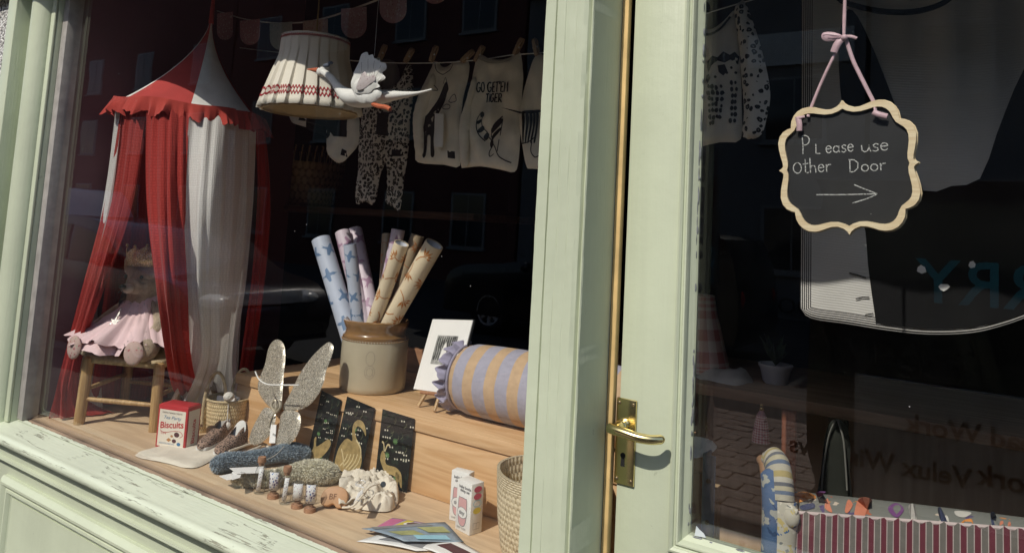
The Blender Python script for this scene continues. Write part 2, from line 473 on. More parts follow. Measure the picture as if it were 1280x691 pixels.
def prints(name, base, cols, scale, thr=.3, kind='UV', dist=.8, rough=.6):
    """paper or cloth printed with scattered motifs"""
    m, t, b = newmat(name); q = NT(t); v = q.coord(kind)
    c = base
    for i, (col, th) in enumerate(cols):
        vv = q.n('VectorMath', operation='ADD', i_0=v, i_1=(i*3.3, i*1.7, i*.7)).outputs[0]
        dd = q.n('VectorMath', operation='ADD', i_0=vv, i_1=q.n('VectorMath', operation='SCALE', i_0=q.n('TexNoise', i_Vector=vv, i_Scale=scale*1.6, i_Detail=3).outputs[1], i_Scale=dist/scale).outputs[0]).outputs[0]
        vo = q.n('TexVoronoi', i_Vector=dd, i_Scale=scale).outputs[0]
        c = q.mix(q.math('LESS_THAN', vo, th), c, col)
    t.links.new(c, b.inputs['Base Color']); b.inputs['Roughness'].default_value = rough
    return m
def glass(name, wav=.0, dust=.0, edge=0.):
    """thin clear glass: mirror reflection by angle, the rest passes straight through"""
    m = bpy.data.materials.new(name); m.use_nodes = True; t = m.node_tree; t.nodes.clear(); q = NT(t)
    g = q.n('NewGeometry')
    d = q.n('VectorMath', operation='DOT_PRODUCT', i_0=g.outputs['Normal'], i_1=g.outputs['Incoming']).outputs[1]
    om = q.math('SUBTRACT', 1., q.math('ABSOLUTE', d)); fr = q.math('ADD', q.math('MULTIPLY', q.math('POWER', om, 5.), .96), .04)
    tr = q.n('BsdfTransparent', i_Color=(.985, .99, .985, 1))
    if edge: t.links.new(q.ramp(q.math('POWER', om, 2.5), [(0, (.97, .98, .98)), (1, (edge, edge, edge))]), tr.inputs[0])
    gl = q.n('BsdfGlossy', i_Color=(1, 1, 1, 1), i_Roughness=.0)
    if wav: t.links.new(q.bump(q.noise(q.coord('Object'), 3.5, 2), wav, .01), gl.inputs['Normal'])
    mx = q.n('MixShader', i_0=fr, i_1=tr.outputs[0], i_2=gl.outputs[0])
    last = mx.outputs[0]
    if dust:
        df = q.n('BsdfDiffuse', i_Color=(.8, .8, .78, 1))
        sp = q.n('TexVoronoi', i_Vector=q.coord('Object'), i_Scale=13., i_Randomness=1.).outputs[0]
        k = q.math('MULTIPLY', q.math('LESS_THAN', sp, .016), .35)
        k = q.math('ADD', k, q.math('MULTIPLY', q.math('SUBTRACT', q.noise(q.coord('Object'), 5, 6, .7), .4, True), dust))
        last = q.n('MixShader', i_0=k, i_1=last, i_2=df.outputs[0]).outputs[0]
    o = q.n('OutputMaterial'); t.links.new(last, o.inputs[0])
    return m

SAGE = (.525, .572, .425)
m_paint = paint('sage_paint', SAGE, 0, (3, 3, .15))
m_sill = paint('sill_paint', (.585, .63, .49), 1., (.15, 3, 3))
m_fascia = paint('fascia_paint', (.475, .515, .39), 0, (.15, 3, 3))
m_glaze = mat('glazing_bar_paint', (.33, .31, .29), .6, var=.2, vs=20)
m_brass = mat('polished_brass', (.80, .66, .32), .22, 1., var=.12, vs=14, bump=.12, bs=40)
m_brass_old = mat('aged_brass', (.72, .50, .22), .5, .12, var=.25, vs=9, bump=.2, bs=70)
m_dark = mat('dark_gap', (.01, .01, .01), .9, bump=0)
m_screw = mat('steel_screw', (.22, .17, .1), .4, .8, bump=0)
m_glass = glass('window_glass', .03, 0.001)
m_dglass = glass('door_glass', .012, .003)
m_bglass = glass('bottle_glass', 0, 0, .25)
m_pine = wood('pine_board', (.64, .42, .23), (.53, .32, .155), 'X', 1., True, .55)
m_floorb = wood('window_board', (.60, .44, .28), (.50, .355, .22), 'X', .8, False, .65, .5, (.36, .28, .2))
m_edge = wood('weathered_edge', (.30, .21, .14), (.17, .12, .08), 'X', 1.2, False, .8, .7, (.08, .06, .05))
m_stool = wood('stool_wood', (.50, .33, .15), (.33, .2, .08), 'Z', 2., False, .5)
m_peg = wood('peg_wood', (.40, .29, .18), (.28, .19, .11), 'Z', 3., False, .7)
m_redg = gauze('red_gauze', (.46, .052, .043), 90, 150, .06, .3, .4)
m_whiteg = gauze('white_gauze', (.82, .80, .77), 90, 150, .04, .3, .32)
m_redcl = gauze('red_cotton', (.50, .065, .05), 110, 36)
m_redroof = mat('red_roof_cotton', (.42, .045, .04), .9, bump=.3, bs=260)
m_whiteroof = mat('white_roof_cotton', (.76, .74, .71), .9, bump=.3, bs=260)
m_mauve = mat('mauve_plaster', (.14, .062, .075), .8, var=.15, vs=3, bump=.2, bs=40)
m_room = mat('room_gloom_black', (.022, .015, .014), .9, var=.3, vs=2, bump=0)  # near-black colour stands in for the gloom of the unlit room
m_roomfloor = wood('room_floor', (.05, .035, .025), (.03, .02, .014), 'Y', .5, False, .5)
m_cream = mat('cream_jersey', (.80, .74, .62), .95, var=.07, vs=25, bump=.35, bs=420, sheen=.2)
m_ink = mat('black_print', (.012, .012, .013), .8, var=.1, bump=0)
m_leo = spots('leopard_jersey', (.62, .57, .50), (.015, .015, .015), 74, True, 'Object', .20, .47, (.34, .29, .24))
m_leoshoe = spots('leopard_shoe', (.30, .2, .15), (.025, .016, .014), 190, True, 'Object', .12, .45)
m_grey = mat('grey_jersey', (.20, .195, .185), .95, var=.06, vs=8, bump=.3, bs=420)
m_blackcl = mat('black_jersey', (.008, .008, .009), .95, var=.1, bump=.2, bs=420, spec=.2)
m_white = mat('white_card', (.76, .75, .72), .6, var=.03, bump=.05)
m_paper = mat('white_paper', (.80, .79, .77), .55, var=.03, bump=0)
m_linen = mat('cream_linen', (.66, .60, .50), .9, var=.06, vs=20, bump=.5, bs=300)
ZF, YG, YP = .744, .05, .080            # height of the window board, plane of the window pane
YDR = .131                    # face of the recessed door
# ------------------------------------------------------------------ street (seen mirrored in the panes)
m_asph = mat('asphalt', (.05, .05, .052), .9, var=.3, vs=6, bump=.5, bs=60)
m_paving = mat('paving', (.085, .08, .075), .85, var=.25, vs=8, bump=.4, bs=50)
m_brickm = mat('paver_block', (.34, .26, .22), .85, var=.25, vs=10, bump=.5, bs=60)
m_kerb = mat('kerb_stone', (.16, .16, .155), .85, var=.15, bump=.3, bs=50)
b = MB(); n = 24
b.grid([[Vector((lerp(-90, 90, i/n), lerp(-95, 60, j/n), -.13)) for i in range(n+1)] for j in range(n+1)])
tag(b.build('ground', m_asph), kind='structure')
b = MB(); b.span(-30, 30, -2.55, .6, -.2, -.015); tag(b.build('pavement', m_paving), kind='structure')
b = MB(); b.span(-30, 30, -2.70, -2.555, -.2, 0.005); tag(b.build('kerb', m_kerb, bevel=.015), kind='structure')
pav = [o for o in COL.objects if o.name == 'ground'][0]
me0 = None
for j in range(17):
    for i in range(16):
        x = -4.6+i*.246+(.123 if j % 2 else 0); y = -5.55+j*.166
        if me0 is None:
            b = MB(); b.box((x, y, -.122), (.24, .16, .03)); o = b.build('paver', m_brickm, pav, bevel=.008, seg=1)
            me0 = o.data; me0.transform(Matrix.Translation(-(Vector((x, y, -.122))-ORG['ground'])))
        else:
            o = bpy.data.objects.new('paver', me0); COL.objects.link(o); o.parent = pav
        o.location = Vector((x, y, -.122+random.uniform(-.003, .003)))-ORG['ground']
        o.rotation_euler = (random.uniform(-.012, .012), random.uniform(-.012, .012), random.uniform(-.01, .01))

m_brick = mat('red_brick_wall', (.12, .04, .034), .9, var=.25, vs=5, bump=.4, bs=30)
m_render_w = mat('grey_render', (.15, .15, .155), .9, var=.1, vs=2, bump=.2, bs=30)
m_winglass = mat('dark_glazing', (.02, .025, .03), .08, bump=0)
m_wframe = mat('white_frame', (.22, .22, .22), .5, bump=0)
m_slate = mat('slate_roof', (.06, .06, .07), .7, var=.25, vs=6, bump=.5, bs=10)
def fB(x0, Y):   # lettering facing the shop: reads left to right for someone looking away from the shop
    return lambda u, v, d=0: Vector((x0-u, Y+d, v))
def terrace(x0, x1, Y, h, mw, label, wins, sign=None):
    t = thing('terrace_house', label, 'building', ((x0+x1)/2, Y-3, -.13), 'houses across the street')
    MB().span(x0, x1, Y-6, Y, -.13, h).build('wall', mw, t)
    b = MB()
    v = [Vector(p) for p in ((x0, Y+.25, h), (x1, Y+.25, h), (x1, Y-3, h+2.1), (x0, Y-3, h+2.1), (x1, Y-6.2, h), (x0, Y-6.2, h))]
    q = [b.bm.verts.new(p) for p in v]; b.face([q[0], q[1], q[2], q[3]]); b.face([q[3], q[2], q[4], q[5]]); b.face([q[0], q[3], q[5]]); b.face([q[1], q[4], q[2]]); b.face([q[0], q[5], q[4], q[1]])
    b.build('roof', m_slate, t, smooth=False)
    for (x, z, ww, hh) in wins:
        fr = MB().span(x-ww/2-.06, x+ww/2+.06, Y+.002, Y+.05, z-.06, z+hh+.06).span(x-ww/2-.12, x+ww/2+.12, Y+.003, Y+.12, z-.13, z-.062).build('window', m_wframe, t)
        p = MB()
        for s in (-1, 1):
            p.span(x+s*ww/4-ww/4+.02, x+s*ww/4+ww/4-.02, Y+.045, Y+.058, z, z+hh)
        p.build('pane', m_winglass, fr)
    if sign:
        sx, sz, s = sign
        bd = MB().span(sx-1.95, sx+.25, Y+.01, Y+.1, sz-.18, sz+.55).build('fascia_board', mat('shop_sign_white', (.55, .55, .53), .6, bump=0), t)
        text(s, .46, m_ink, (lambda g: (lambda u, v, d: g(u, v, .104)))(fB(sx, Y)), bd)
    return t
YB = -15
terrace(-40, -24, YB, 11.4, m_brick, 'red brick house at the far left across the street', [(x, z, 1.1, 1.4) for x in (-38, -34, -30, -26) for z in (.9, 3.7, 6.4)])
terrace(-23.9, -11, YB, 11.8, m_brick, 'taller red brick house mirrored behind the striped canopy', [(x, z, 1.1, 1.4) for x in (-22, -18.6, -15.2, -12.6) for z in (.9, 4.0, 7.0)])
terrace(-10.9, -2.6, YB, 7.6, m_render_w, 'grey rendered house with a FLOORS sign board high on its front', [(x, z, 1.2, 1.3) for x in (-9.4, -6.6, -4.0) for z in (.9, 3.7)], (-3.05, 5.5, 'FLOORS'))
terrace(-2.5, 12, YB, 7.6, m_render_w, 'grey shop with two wide ground floor windows across the street', [(x, z, 1.2, 1.3) for x in (-1, 3, 7, 10.4) for z in (4.6,)]+[(1, .6, 2.6, 1.9), (6, .6, 2.6, 1.9)])
terrace(12.1, 30, YB, 9.4, m_brick, 'brick house at the far right across the street', [(x, z, 1.1, 1.4) for x in (14, 18, 22, 26) for z in (.9, 3.8, 6.5)])

# parked vehicles
m_tyre = mat('tyre_rubber', (.015, .015, .016), .85, bump=0); m_rim = mat('alloy_rim', (.75, .75, .76), .35, .1, bump=0)
m_chrome = mat('chrome_trim', (.8, .8, .8), .2, .3, bump=0)
m_carglass = mat('car_glass', (.015, .018, .02), .06, bump=0)
m_lamp = mat('headlamp', (.85, .85, .86), .15, bump=0)
m_red_l = mat('tail_lamp', (.35, .02, .02), .2, bump=0)
def vehicle(name, label, cat, loc, prof, win, W, wheels, wr, col, flip=1, group='vehicles parked across the pavement'):
    """prof: side outline (x,z); win: list of window outlines; front towards +x*flip"""
    t = thing(name, label, cat, loc, group); L = Vector(loc)
    mc = mat(name+'_paint', col, .25, .2, var=.04, bump=0, coat=.6)
    f = lambda u, v, d: L+Vector((u*flip, d*(1-.10*max(0, (v-.85))), v))
    pr = [tuple(p) for p in cr([Vector(p) for p in prof], 3, True)]
    MB().plate(pr, f, -W/2, W/2).build('body', mc, t, bevel=.05, seg=3)
    for s in (-1, 1):
        for wn in win:
            MB().plate(wn, lambda u, v, d: L+Vector((u*flip, s*(W/2*(1-.10*max(0, v-.85))+d), v)), -.02, .012).build('window', m_carglass, t, bevel=.008, seg=1)
        for wx in wheels:
            wm = Matrix.Rotation(R(90), 3, 'X')
            c = L+Vector((wx*flip, s*(W/2-.09), wr))
            wh = MB(); wh.lathe([(wr*.62, -.1), (wr*.9, -.11), (wr, -.06), (wr, .06), (wr*.9, .11), (wr*.62, .1)], c, 28, wm, False)
            wh.lathe([(wr*.62, -.1), (wr*.62, .1)], c, 28, wm, False)
            to = wh.build('wheel', m_tyre, t)
            rb = MB(); rb.lathe([(.001, -.03), (wr*.15, -.03), (wr*.17, .03), (.001, .035)], c, 14, wm)
            for k in range(8):
                a = k*math.pi/4; d = Vector((math.cos(a), 0, math.sin(a)))
                for yy in (1,): rb.tube([c+d*wr*.12+Vector((0, s*.04, 0)), c+d*wr*.6+Vector((0, s*.06, 0))], [.035, .022], 6)
            rb.lathe([(wr*.56, -.08), (wr*.62, -.09), (wr*.62, .09), (wr*.56, .08)], c, 28, wm, False)
            rb.build('rim', m_rim, to)
        fx = max(p[0] for p in prof)
        MB().ball(L+Vector(((fx-.12)*flip, s*(W/2-.3), .72)), (.14, .2, .08)).build('headlight', m_lamp, t)
        MB().ball(L+Vector(((min(p[0] for p in prof)+.04)*flip, s*(W/2-.2), .85)), (.06, .12, .14)).build('tail_light', m_red_l, t)
        MB().ball(L+Vector(((fx-1.55)*flip, s*(W/2+.08), 1.05)), (.07, .11, .08)).build('wing_mirror', mc, t)
    MB().span(L.x+min((fx-.03)*flip, (fx+.03)*flip), L.x+max((fx-.03)*flip, (fx+.03)*flip), L.y-.45, L.y+.45, .55, .68).build('grille', m_chrome, t, bevel=.01)
    return t
suvp = [(-2.25, .35), (-2.28, .9), (-2.15, 1.45), (-1.9, 1.66), (-.6, 1.70), (.3, 1.62), (.95, 1.12), (1.9, 1.0), (2.25, .8), (2.28, .4), (1.9, .28), (-1.9, .28)]
suvw = [[(-1.95, 1.1), (-1.8, 1.5), (-.75, 1.56), (-.75, 1.08)], [(-.68, 1.08), (-.68, 1.56), (.2, 1.5), (.72, 1.12), (.7, 1.06)]]
vehicle('parked_car', 'black off-road car with alloy wheels mirrored right of the paper rolls', 'car', (-5.18, -8.76, -.13), suvp, suvw, 1.85, (-1.42, 1.42), .36, (.014, .014, .016), -1)
carp = [(-2.05, .32), (-2.1, .85), (-1.8, 1.1), (-1.2, 1.42), (-.3, 1.48), (.4, 1.36), (1.1, .98), (1.85, .86), (2.08, .6), (2.05, .32), (1.7, .24), (-1.7, .24)]
carw = [[(-1.55, 1.0), (-1.1, 1.33), (-.42, 1.38), (-.42, .98)], [(-.36, .98), (-.36, 1.38), (.32, 1.28), (.85, 1.0), (.8, .96)]]
vehicle('parked_car', 'dark grey hatchback mirrored beside the striped canopy', 'car', (-8.6, -3.75, -.13), carp, carw, 1.75, (-1.28, 1.28), .32, (.035, .03, .035), 1)
vanp = [(-2.6, .3), (-2.65, 1.0), (-2.6, 1.9), (-2.35, 2.0), (.9, 1.98), (1.5, 1.85), (2.0, 1.2), (2.5, 1.0), (2.68, .7), (2.65, .32), (2.2, .24), (-2.2, .24)]
vanw = [[(.95, 1.15), (.95, 1.75), (1.4, 1.72), (1.85, 1.2), (1.8, 1.12)]]
vehicle('parked_van', 'white van mirrored low at the left of the window', 'van', (-19.8, -7.6, -.13), vanp, vanw, 1.9, (-1.7, 1.7), .34, (.55, .55, .56), 1)
YV = -3.0
v2 = vehicle('parked_van', 'dark blue roofing van mirrored in the door glass with lettering on its side', 'van', (1.65, YV-.97, -.13), vanp, vanw, 1.9, (-.9, 1.7), .34, (.03, .033, .04), 1)
m_sign_l = mat('van_lettering_black', (.006, .006, .007), .5, bump=0); m_sign_b = mat('van_lettering_blue', (.05, .45, .70), .5, bump=0)
MB().span(-.75, 1.15, YV-.03, YV+.004, .14, .80).build('sign_panel', mat('van_sign_panel', (.55, .56, .58), .5, bump=0), v2)
YM = 2*.155-(YV+.02)           # where the mirror image of the van's side stands
for s_, px, py, sz, mm in (('Lead Work', 1318, 572, .135, m_sign_l), ('Velux Windows', 1215, 612, .135, m_sign_l), ('Roof Work', 1432, 648, .135, m_sign_l), ('FERRY', 1420, 400, .32, m_sign_b)):
    q = P(px, py, Y=YM)
    text(s_, sz, mm, (lambda X, Z: (lambda u, v, d: Vector((X-u, YV+.005+d, Z+v))))(q.x, q.z), v2, ext=.004, off=.003)

# ------------------------------------------------------------------ shop interior
rm = {}
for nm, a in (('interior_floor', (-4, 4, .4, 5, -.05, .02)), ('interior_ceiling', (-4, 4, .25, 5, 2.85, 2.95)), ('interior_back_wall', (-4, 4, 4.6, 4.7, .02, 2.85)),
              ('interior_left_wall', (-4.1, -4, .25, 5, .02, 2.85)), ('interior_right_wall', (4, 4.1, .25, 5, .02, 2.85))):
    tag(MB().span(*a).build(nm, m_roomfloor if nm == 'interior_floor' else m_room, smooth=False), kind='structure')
sw = tag(MB().span(-3.02, -2.9, .101, 1.15, .6, 2.84).build('window_side_wall', m_mauve, smooth=False), kind='structure')

# ------------------------------------------------------------------ outer walls and shopfront
m_rough = None
m, t, bs_ = newmat('pebbledash'); q = NT(t); v = q.coord('Object')
vo = q.n('TexVoronoi', i_Vector=v, i_Scale=95.); g_ = q.n('SeparateColor', i_0=vo.outputs[1]).outputs[0]
c_ = q.ramp(g_, [(0, (.30, .29, .27)), (.4, (.62, .61, .58)), (1, (.78, .77, .74))]); c_ = q.mix(q.ramp(vo.outputs[0], [(.45, (0, 0, 0)), (.75, (.85, .85, .85))]), c_, (.10, .09, .085))
t.links.new(c_, bs_.inputs['Base Color']); t.links.new(q.bump(q.math('SUBTRACT', 1., vo.outputs[0]), 1., .008), bs_.inputs['Normal']); bs_.inputs['Roughness'].default_value = .9
m_rough = m
ow_ = thing('shop_wall', 'white pebbledashed wall left of the green shopfront', 'wall', (-5, .2, -.01))
MB().span(-9, -3.152, 0, .24, -.01, 3.2).build('rendered_face', m_rough, ow_, smooth=False)
MB().span(-3.42, -3.20, -.06, .0, 2.33, 2.5).span(-3.40, -3.21, -.045, -.0, 2.27, 2.33).build('corbel', m_fascia, ow_, bevel=.01)
wu = thing('upper_wall', 'wall over the shopfront above the picture', 'wall', (0, .2, 2.86))
MB().span(-9, 6, .0, .24, 3.2, 6.5).build('brick_face', m_brick, wu, smooth=False)
wr_ = thing('shop_wall', 'plain painted wall right of the shop door beyond the picture', 'wall', (3.5, .2, -.01))
MB().span(.42, 6, .0, .24, -.01, 3.2).build('rendered_face', m_rough, wr_, smooth=False)

sf = thing('shopfront', 'sage green painted timber shopfront with a large display window', 'shopfront', (-1.9, .1, -.01))
def extr(prof, x0, x1, name, mt, parent, n=1, bevel=0):
    """(y,z) outline run along X"""
    b = MB(); b.plate([p for p in prof], lambda u, v, d: Vector((d, u, v)), x0, x1); return b.build(name, mt, parent, bevel=bevel)
X0, X1 = -3.152, -.763
# stall riser below the glass, from the top down
nose = [(YG+.03, .700), (YG+.03, .7385), (YG-.004, .7375), (-.012, .7235)]+[(-.026+.0165*math.cos(R(a)), .7065+.0165*math.sin(R(a))) for a in range(80, 275, 15)]+[(.0, .688)]
extr(nose, X0, X1, 'sill', m_sill, sf)
extr([(.03, .62), (.03, .688), (0, .688), (-.002, .642), (-.012, .640), (-.0135, .634), (-.009, .629), (.014, .627), (.016, .62)], X0, X1, 'fascia', m_fascia, sf)
extr([(.06, .1), (.06, .625), (.016, .625), (.016, .1)], X0, X1, 'stall_board', m_fascia, sf)
px0, px1, pz1, pz0 = -2.83, -.90, .578, .16
def ringm(x0, x1, z0, z1, wd, prof, name, mt, parent):
    """picture-frame moulding: prof = (inward, y) pairs"""
    b = MB(); rows = []
    for a, y in prof:
        rows.append([Vector((x0+a, y, z0+a)), Vector((x1-a, y, z0+a)), Vector((x1-a, y, z1-a)), Vector((x0+a, y, z1-a))])
    b.grid(rows, True); return b.build(name, mt, parent, ang=30)
ringm(px0, px1, pz0, pz1, .06, [(0, .0165), (0, .004), (.006, -.004), (.014, -.009), (.022, -.008), (.030, -.001), (.034, .004), (.036, .0), (.044, -.001), (.050, .006), (.053, .012), (.056, .010), (.060, .013), (.064, .0155)], 'panel_moulding', m_paint, sf)
MB().span(px0+.062, px1-.062, .012, .0150, pz0+.062, pz1-.062).build('panel', m_paint, sf, smooth=False)
MB().span(X0, X1, -.02, .06, -.01, .1).build('plinth', m_fascia, sf, bevel=.004)
# left post
MB().span(-3.150, -3.080, -.032, .1, -.01, 3.2).build('corner_fillet', m_paint, sf, bevel=.004)
MB().span(-3.078, -2.886, .03, .1, .7, 3.2).build('post_board', m_paint, sf, bevel=.003)
col = [(-3.025, .031)]+[(-2.972-.053*math.cos(R(a)), .031-.050*math.sin(R(a))) for a in range(12, 170, 12)]+[(-2.919, .031)]
MB().plate(col, lambda u, v, d: Vector((u, v, d)), .728, 2.5).build('half_column', m_paint, sf)
MB().span(-2.916, -2.886, .020, .0297, .735, 2.5).build('post_bead', m_paint, sf, bevel=.004)
MB().span(-2.884, -2.846, YG-.002, YP+.02, .7435, 2.4).build('glazing_bar', m_glaze, sf, bevel=.002)
# window head, out of sight above; middle drop added to shade the stork
MB().span(-3.078, -1.602, -.12, .24, 2.325, 2.9).span(-1.60, -.70, -.12, -.004, 2.146, 2.9).span(-.698, .42, -.12, -.004, 2.325, 2.9).span(-1.60, .42, -.0035, .24, 2.325, 2.61).build('cornice_and_shade_block', m_fascia, sf, bevel=.006)
MB().span(-1.60, .42, -.003, .24, 2.62, 2.9).span(-9, 6, .001, .24, 2.902, 3.2).build('fascia_board', m_fascia, sf)
# mullion between window and door
mp = [(-.763, .1), (-.763, .0), (-.7395, -.0), (-.738, .004), (-.7355, .004), (-.734, -.003), (-.716, -.003), (-.7145, -.0022), (-.7125, -.0022), (-.711, -.003),
      (-.695, -.003), (-.6935, -.0024), (-.6915, -.0024), (-.69, -.003), (-.676, -.003), (-.668, .001), (-.6645, .008), (-.6605, .008), (-.659, .0), (-.6565, -.002), (-.655, .0), (-.655, .131), (-.70, .16), (-.70, .1)]
def jig(u, v, z, k):
    return Vector((u+.0009*noise.noise(Vector((k*.9, z*9, 2)))+.0005*noise.noise(Vector((k*3.1, z*45, 5))), v+.0008*noise.noise(Vector((k*1.3, z*11, 8)))+.0005*noise.noise(Vector((k*2.3, z*60, 1))), z))
b = MB(); b.grid([[jig(u, v, lerp(-.01, 2.299, j/230), k % len(mp)) if k % len(mp) < len(mp)-3 else Vector((u, v, lerp(-.01, 2.299, j/230))) for k, (u, v) in enumerate(mp+mp[:1])] for j in range(231)])
b.build('mullion', m_paint, sf, bevel=0, ang=25)
MB().span(-.76, -.702, .102, .17, .0, 2.62).build('jamb', m_paint, sf, smooth=False)
for k in range(3):
    zz = (2.28, 1.18, 1.0)
st = MB().span(-.6545, -.6415, .116, .1245, .02, 2.6).span(-.6545, -.6425, .1245, .134, .02, 2.6).build('brass_strip', m_brass_old, sf, bevel=.0012, seg=1)
for px, py in ((779, 84), (771, 271), (765, 472), (763, 573), (757, 690)):
    c = P(px, py, X=-.6445)
    MB().ball((-.6443, .1203, c.z), (.0016, .0034, .0034), 10, 6).build('screw', m_screw, st)
pane = MB(); pane.grid([[Vector((lerp(-2.87, -.765, i/40), YP, lerp(.7442, 2.32, j/30))) for i in range(41)] for j in range(31)])
wp = pane.build('window_pane', m_glass, sf)
md = wp.modifiers.new('thick', 'SOLIDIFY'); md.thickness = .005
# window board (display floor) and its moulded front edge
wb = thing('window_board', 'worn timber board forming the floor of the window display', 'shelf', (-1.8, .8, .6))
MB().span(-2.9, -.768, .078, 1.15, .71, ZF).build('board', m_floorb, wb, bevel=.002)
extr([(.0795, .716), (.0795, .7425), (.072, .7415), (.068, .738), (.064, .7405), (.058, .740), (.0555, .7375), (.0555, .716)], -2.9, -.765, 'front_edge', m_edge, wb)
b = MB(); A_, B_, C_ = [], [], []
for i in range(700):
    x = lerp(-2.88, -.766, i/699); e = .0615+.0045*noise.noise(Vector((x*16, 0, 0)))+.0035*noise.noise(Vector((x*70, 3, 0)))+.002*noise.noise(Vector((x*190, 7, 0)))
    A_.append(Vector((x, .0478, .7402))); B_.append(Vector((x, max(.0545, e-.001), .7428+.0012*noise.noise(Vector((x*40, 5, 1)))))); C_.append(Vector((x, max(.0552, e), .7405)))
b.grid([A_, B_, C_]); b.build('paint_edge', m_sill, sf)
MB().span(-2.9, -.768, 1.12, 1.15, .02, .709).build('back_support', m_pine, wb)
MB().span(-.80, -.77, .175, 1.119, .02, .709).build('side_support', m_pine, wb)

# ------------------------------------------------------------------ door
dr = thing('shop_door', 'sage green door with brass lever and large glass pane', 'door', (-.1, .15, .0))
MB().span(-.6345, -.520, YDR, YDR+.05, .02, 2.5).build('stile', m_paint, dr, bevel=.002)
MB().span(.145, .265, YDR, YDR+.05, .02, 2.5).build('stile', m_paint, dr, bevel=.002)
MB().span(-.5195, .1445, YDR+.0005, YDR+.049, .02, .945).build('bottom_rail', m_paint, dr, bevel=.002)
MB().span(-.5195, .1445, YDR+.0005, YDR+.049, 2.37, 2.5).build('top_rail', m_paint, dr, bevel=.002)
ringm(-.5285, .153, .936, 2.38, .03, [(.0, YDR+.001), (.001, YDR-.004), (.005, YDR-.0055), (.009, YDR-.002), (.0095, YDR+.001), (.012, YDR+.002), (.0155, YDR-.002), (.018, YDR-.0015), (.0205, YDR+.003), (.0215, YDR+.012), (.032, YDR+.024), (.032, YDR+.03)], 'glazing_bead', m_paint, dr)
b = MB(); b.grid([[Vector((lerp(-.50, .125, i/14), .157, lerp(.962, 2.355, j/24))) for i in range(15)] for j in range(25)])
dp = b.build('door_pane', m_dglass, dr); md = dp.modifiers.new('thick', 'SOLIDIFY'); md.thickness = .005
# putty crumbs along the pane
m_putty = mat('cracked_putty', (.16, .17, .18), .8, var=.6, vs=60, bump=.8, bs=90)
b = MB(); rr = random.Random(4)
for k in range(80):
    z = .985+k*.0172; (rr.random() < .6) and b.ball((-.4985+rr.uniform(-.0015, .0015), .152, z+rr.uniform(-.008, .008)), (rr.uniform(.0008, .0022), .0015, rr.uniform(.003, .016)), 6, 4)
for k in range(34):
    x = -.49+k*.018+rr.uniform(-.007, .007); (rr.random() < .65) and b.ball((x, .151, .964+rr.uniform(-.001, .001)), (rr.uniform(.004, .013), .002, rr.uniform(.0008, .002)), 6, 4)
tag(b.build('putty', m_putty, dr), kind='stuff')
b = MB(); b.plate([(-.487, .967), (-.466, .969), (-.470, .975), (-.478, .979), (-.484, .984)], lambda u, v, d: Vector((u, .152-d, v)), 0, .0015)
b.build('paint_flake', mat('pale_flake', (.6, .65, .68), .6), dr, smooth=False)
# handle
hx, pzt, pzb = -.618, 1.187, 1.030
hp = MB().span(hx-.0205, hx+.0205, YDR-.0055, YDR+.0, pzb, pzt).build('handle_plate', m_brass, dr, bevel=.002)
for sx in (-1, 1):
    for z in (pzb+.009, pzt-.009):
        MB().ball((hx+sx*.0145, YDR-.0058, z), (.0036, .0016, .0036), 10, 6).build('screw', m_screw, hp)
kz = 1.075; kx = hx-.003
key = [(kx+.0052*math.cos(R(a)), kz+.008+.0052*math.sin(R(a))) for a in range(-50, 231, 20)]+[(kx-.0042, kz-.012), (kx+.0042, kz-.012)]
MB().plate(key, lambda u, v, d: Vector((u, YDR-.0055-d, v)), -.002, .0004).build('keyhole', m_dark, hp, smooth=False)
lz = 1.138
b = MB()
b.lathe([(.0135, 0), (.0135, .004), (.011, .006), (.0105, .012), (.012, .014), (.0085, .018), (.008, .040)], (hx-.004, YDR-.005, lz), 24, Matrix.Rotation(R(90), 3, 'X'))
pts = cr([(hx-.014, YDR-.046, lz+.002), (hx-.004, YDR-.053, lz+.002), (hx+.018, YDR-.055, lz+.0005), (hx+.045, YDR-.053, lz-.003), (hx+.068, YDR-.046, lz-.004), (hx+.083, YDR-.034, lz-.003)], 8)
n = len(pts)
b.tube(pts, [.0098*(.55+.45*min(1, i/5))*(1-.15*(i/n)) for i in range(n)], 14)
b.ball(pts[-1], (.0078, .0078, .0078), 12, 8)
b.build('lever', m_brass, dr)
# ------------------------------------------------------------------ pine step at the back of the display
SY, SZ = .455, .945
st = thing('display_step', 'pine plank step running along the back of the display', 'step', (-1.6, .7, ZF))
MB().span(-2.235, -.78, SY, SY+.022, ZF+.001, SZ-.034).build('front_board', m_pine, st, bevel=.0015)
MB().span(-2.24, -.77, SY-.006, .70, SZ-.0335, SZ).build('plank', m_pine, st, bevel=.003)
MB().span(-2.24, -.77, .703, .93, SZ-.034, SZ-.001).build('plank', m_pine, st, bevel=.003)
MB().span(-2.24, -.77, .90, .922, ZF+.001, SZ-.035).build('back_board', m_pine, st, bevel=.0015)
MB().span(-2.231, -2.209, .478, .899, ZF+.001, SZ-.035).build('end_board', m_pine, st, bevel=.0015)
MB().span(-2.235, -1.40, .935, .96, ZF+.001, SZ+.085).build('upright_board', wood('red_brown_board', (.30, .15, .08), (.2, .09, .05), 'X', .8, False, .6), st, bevel=.002)

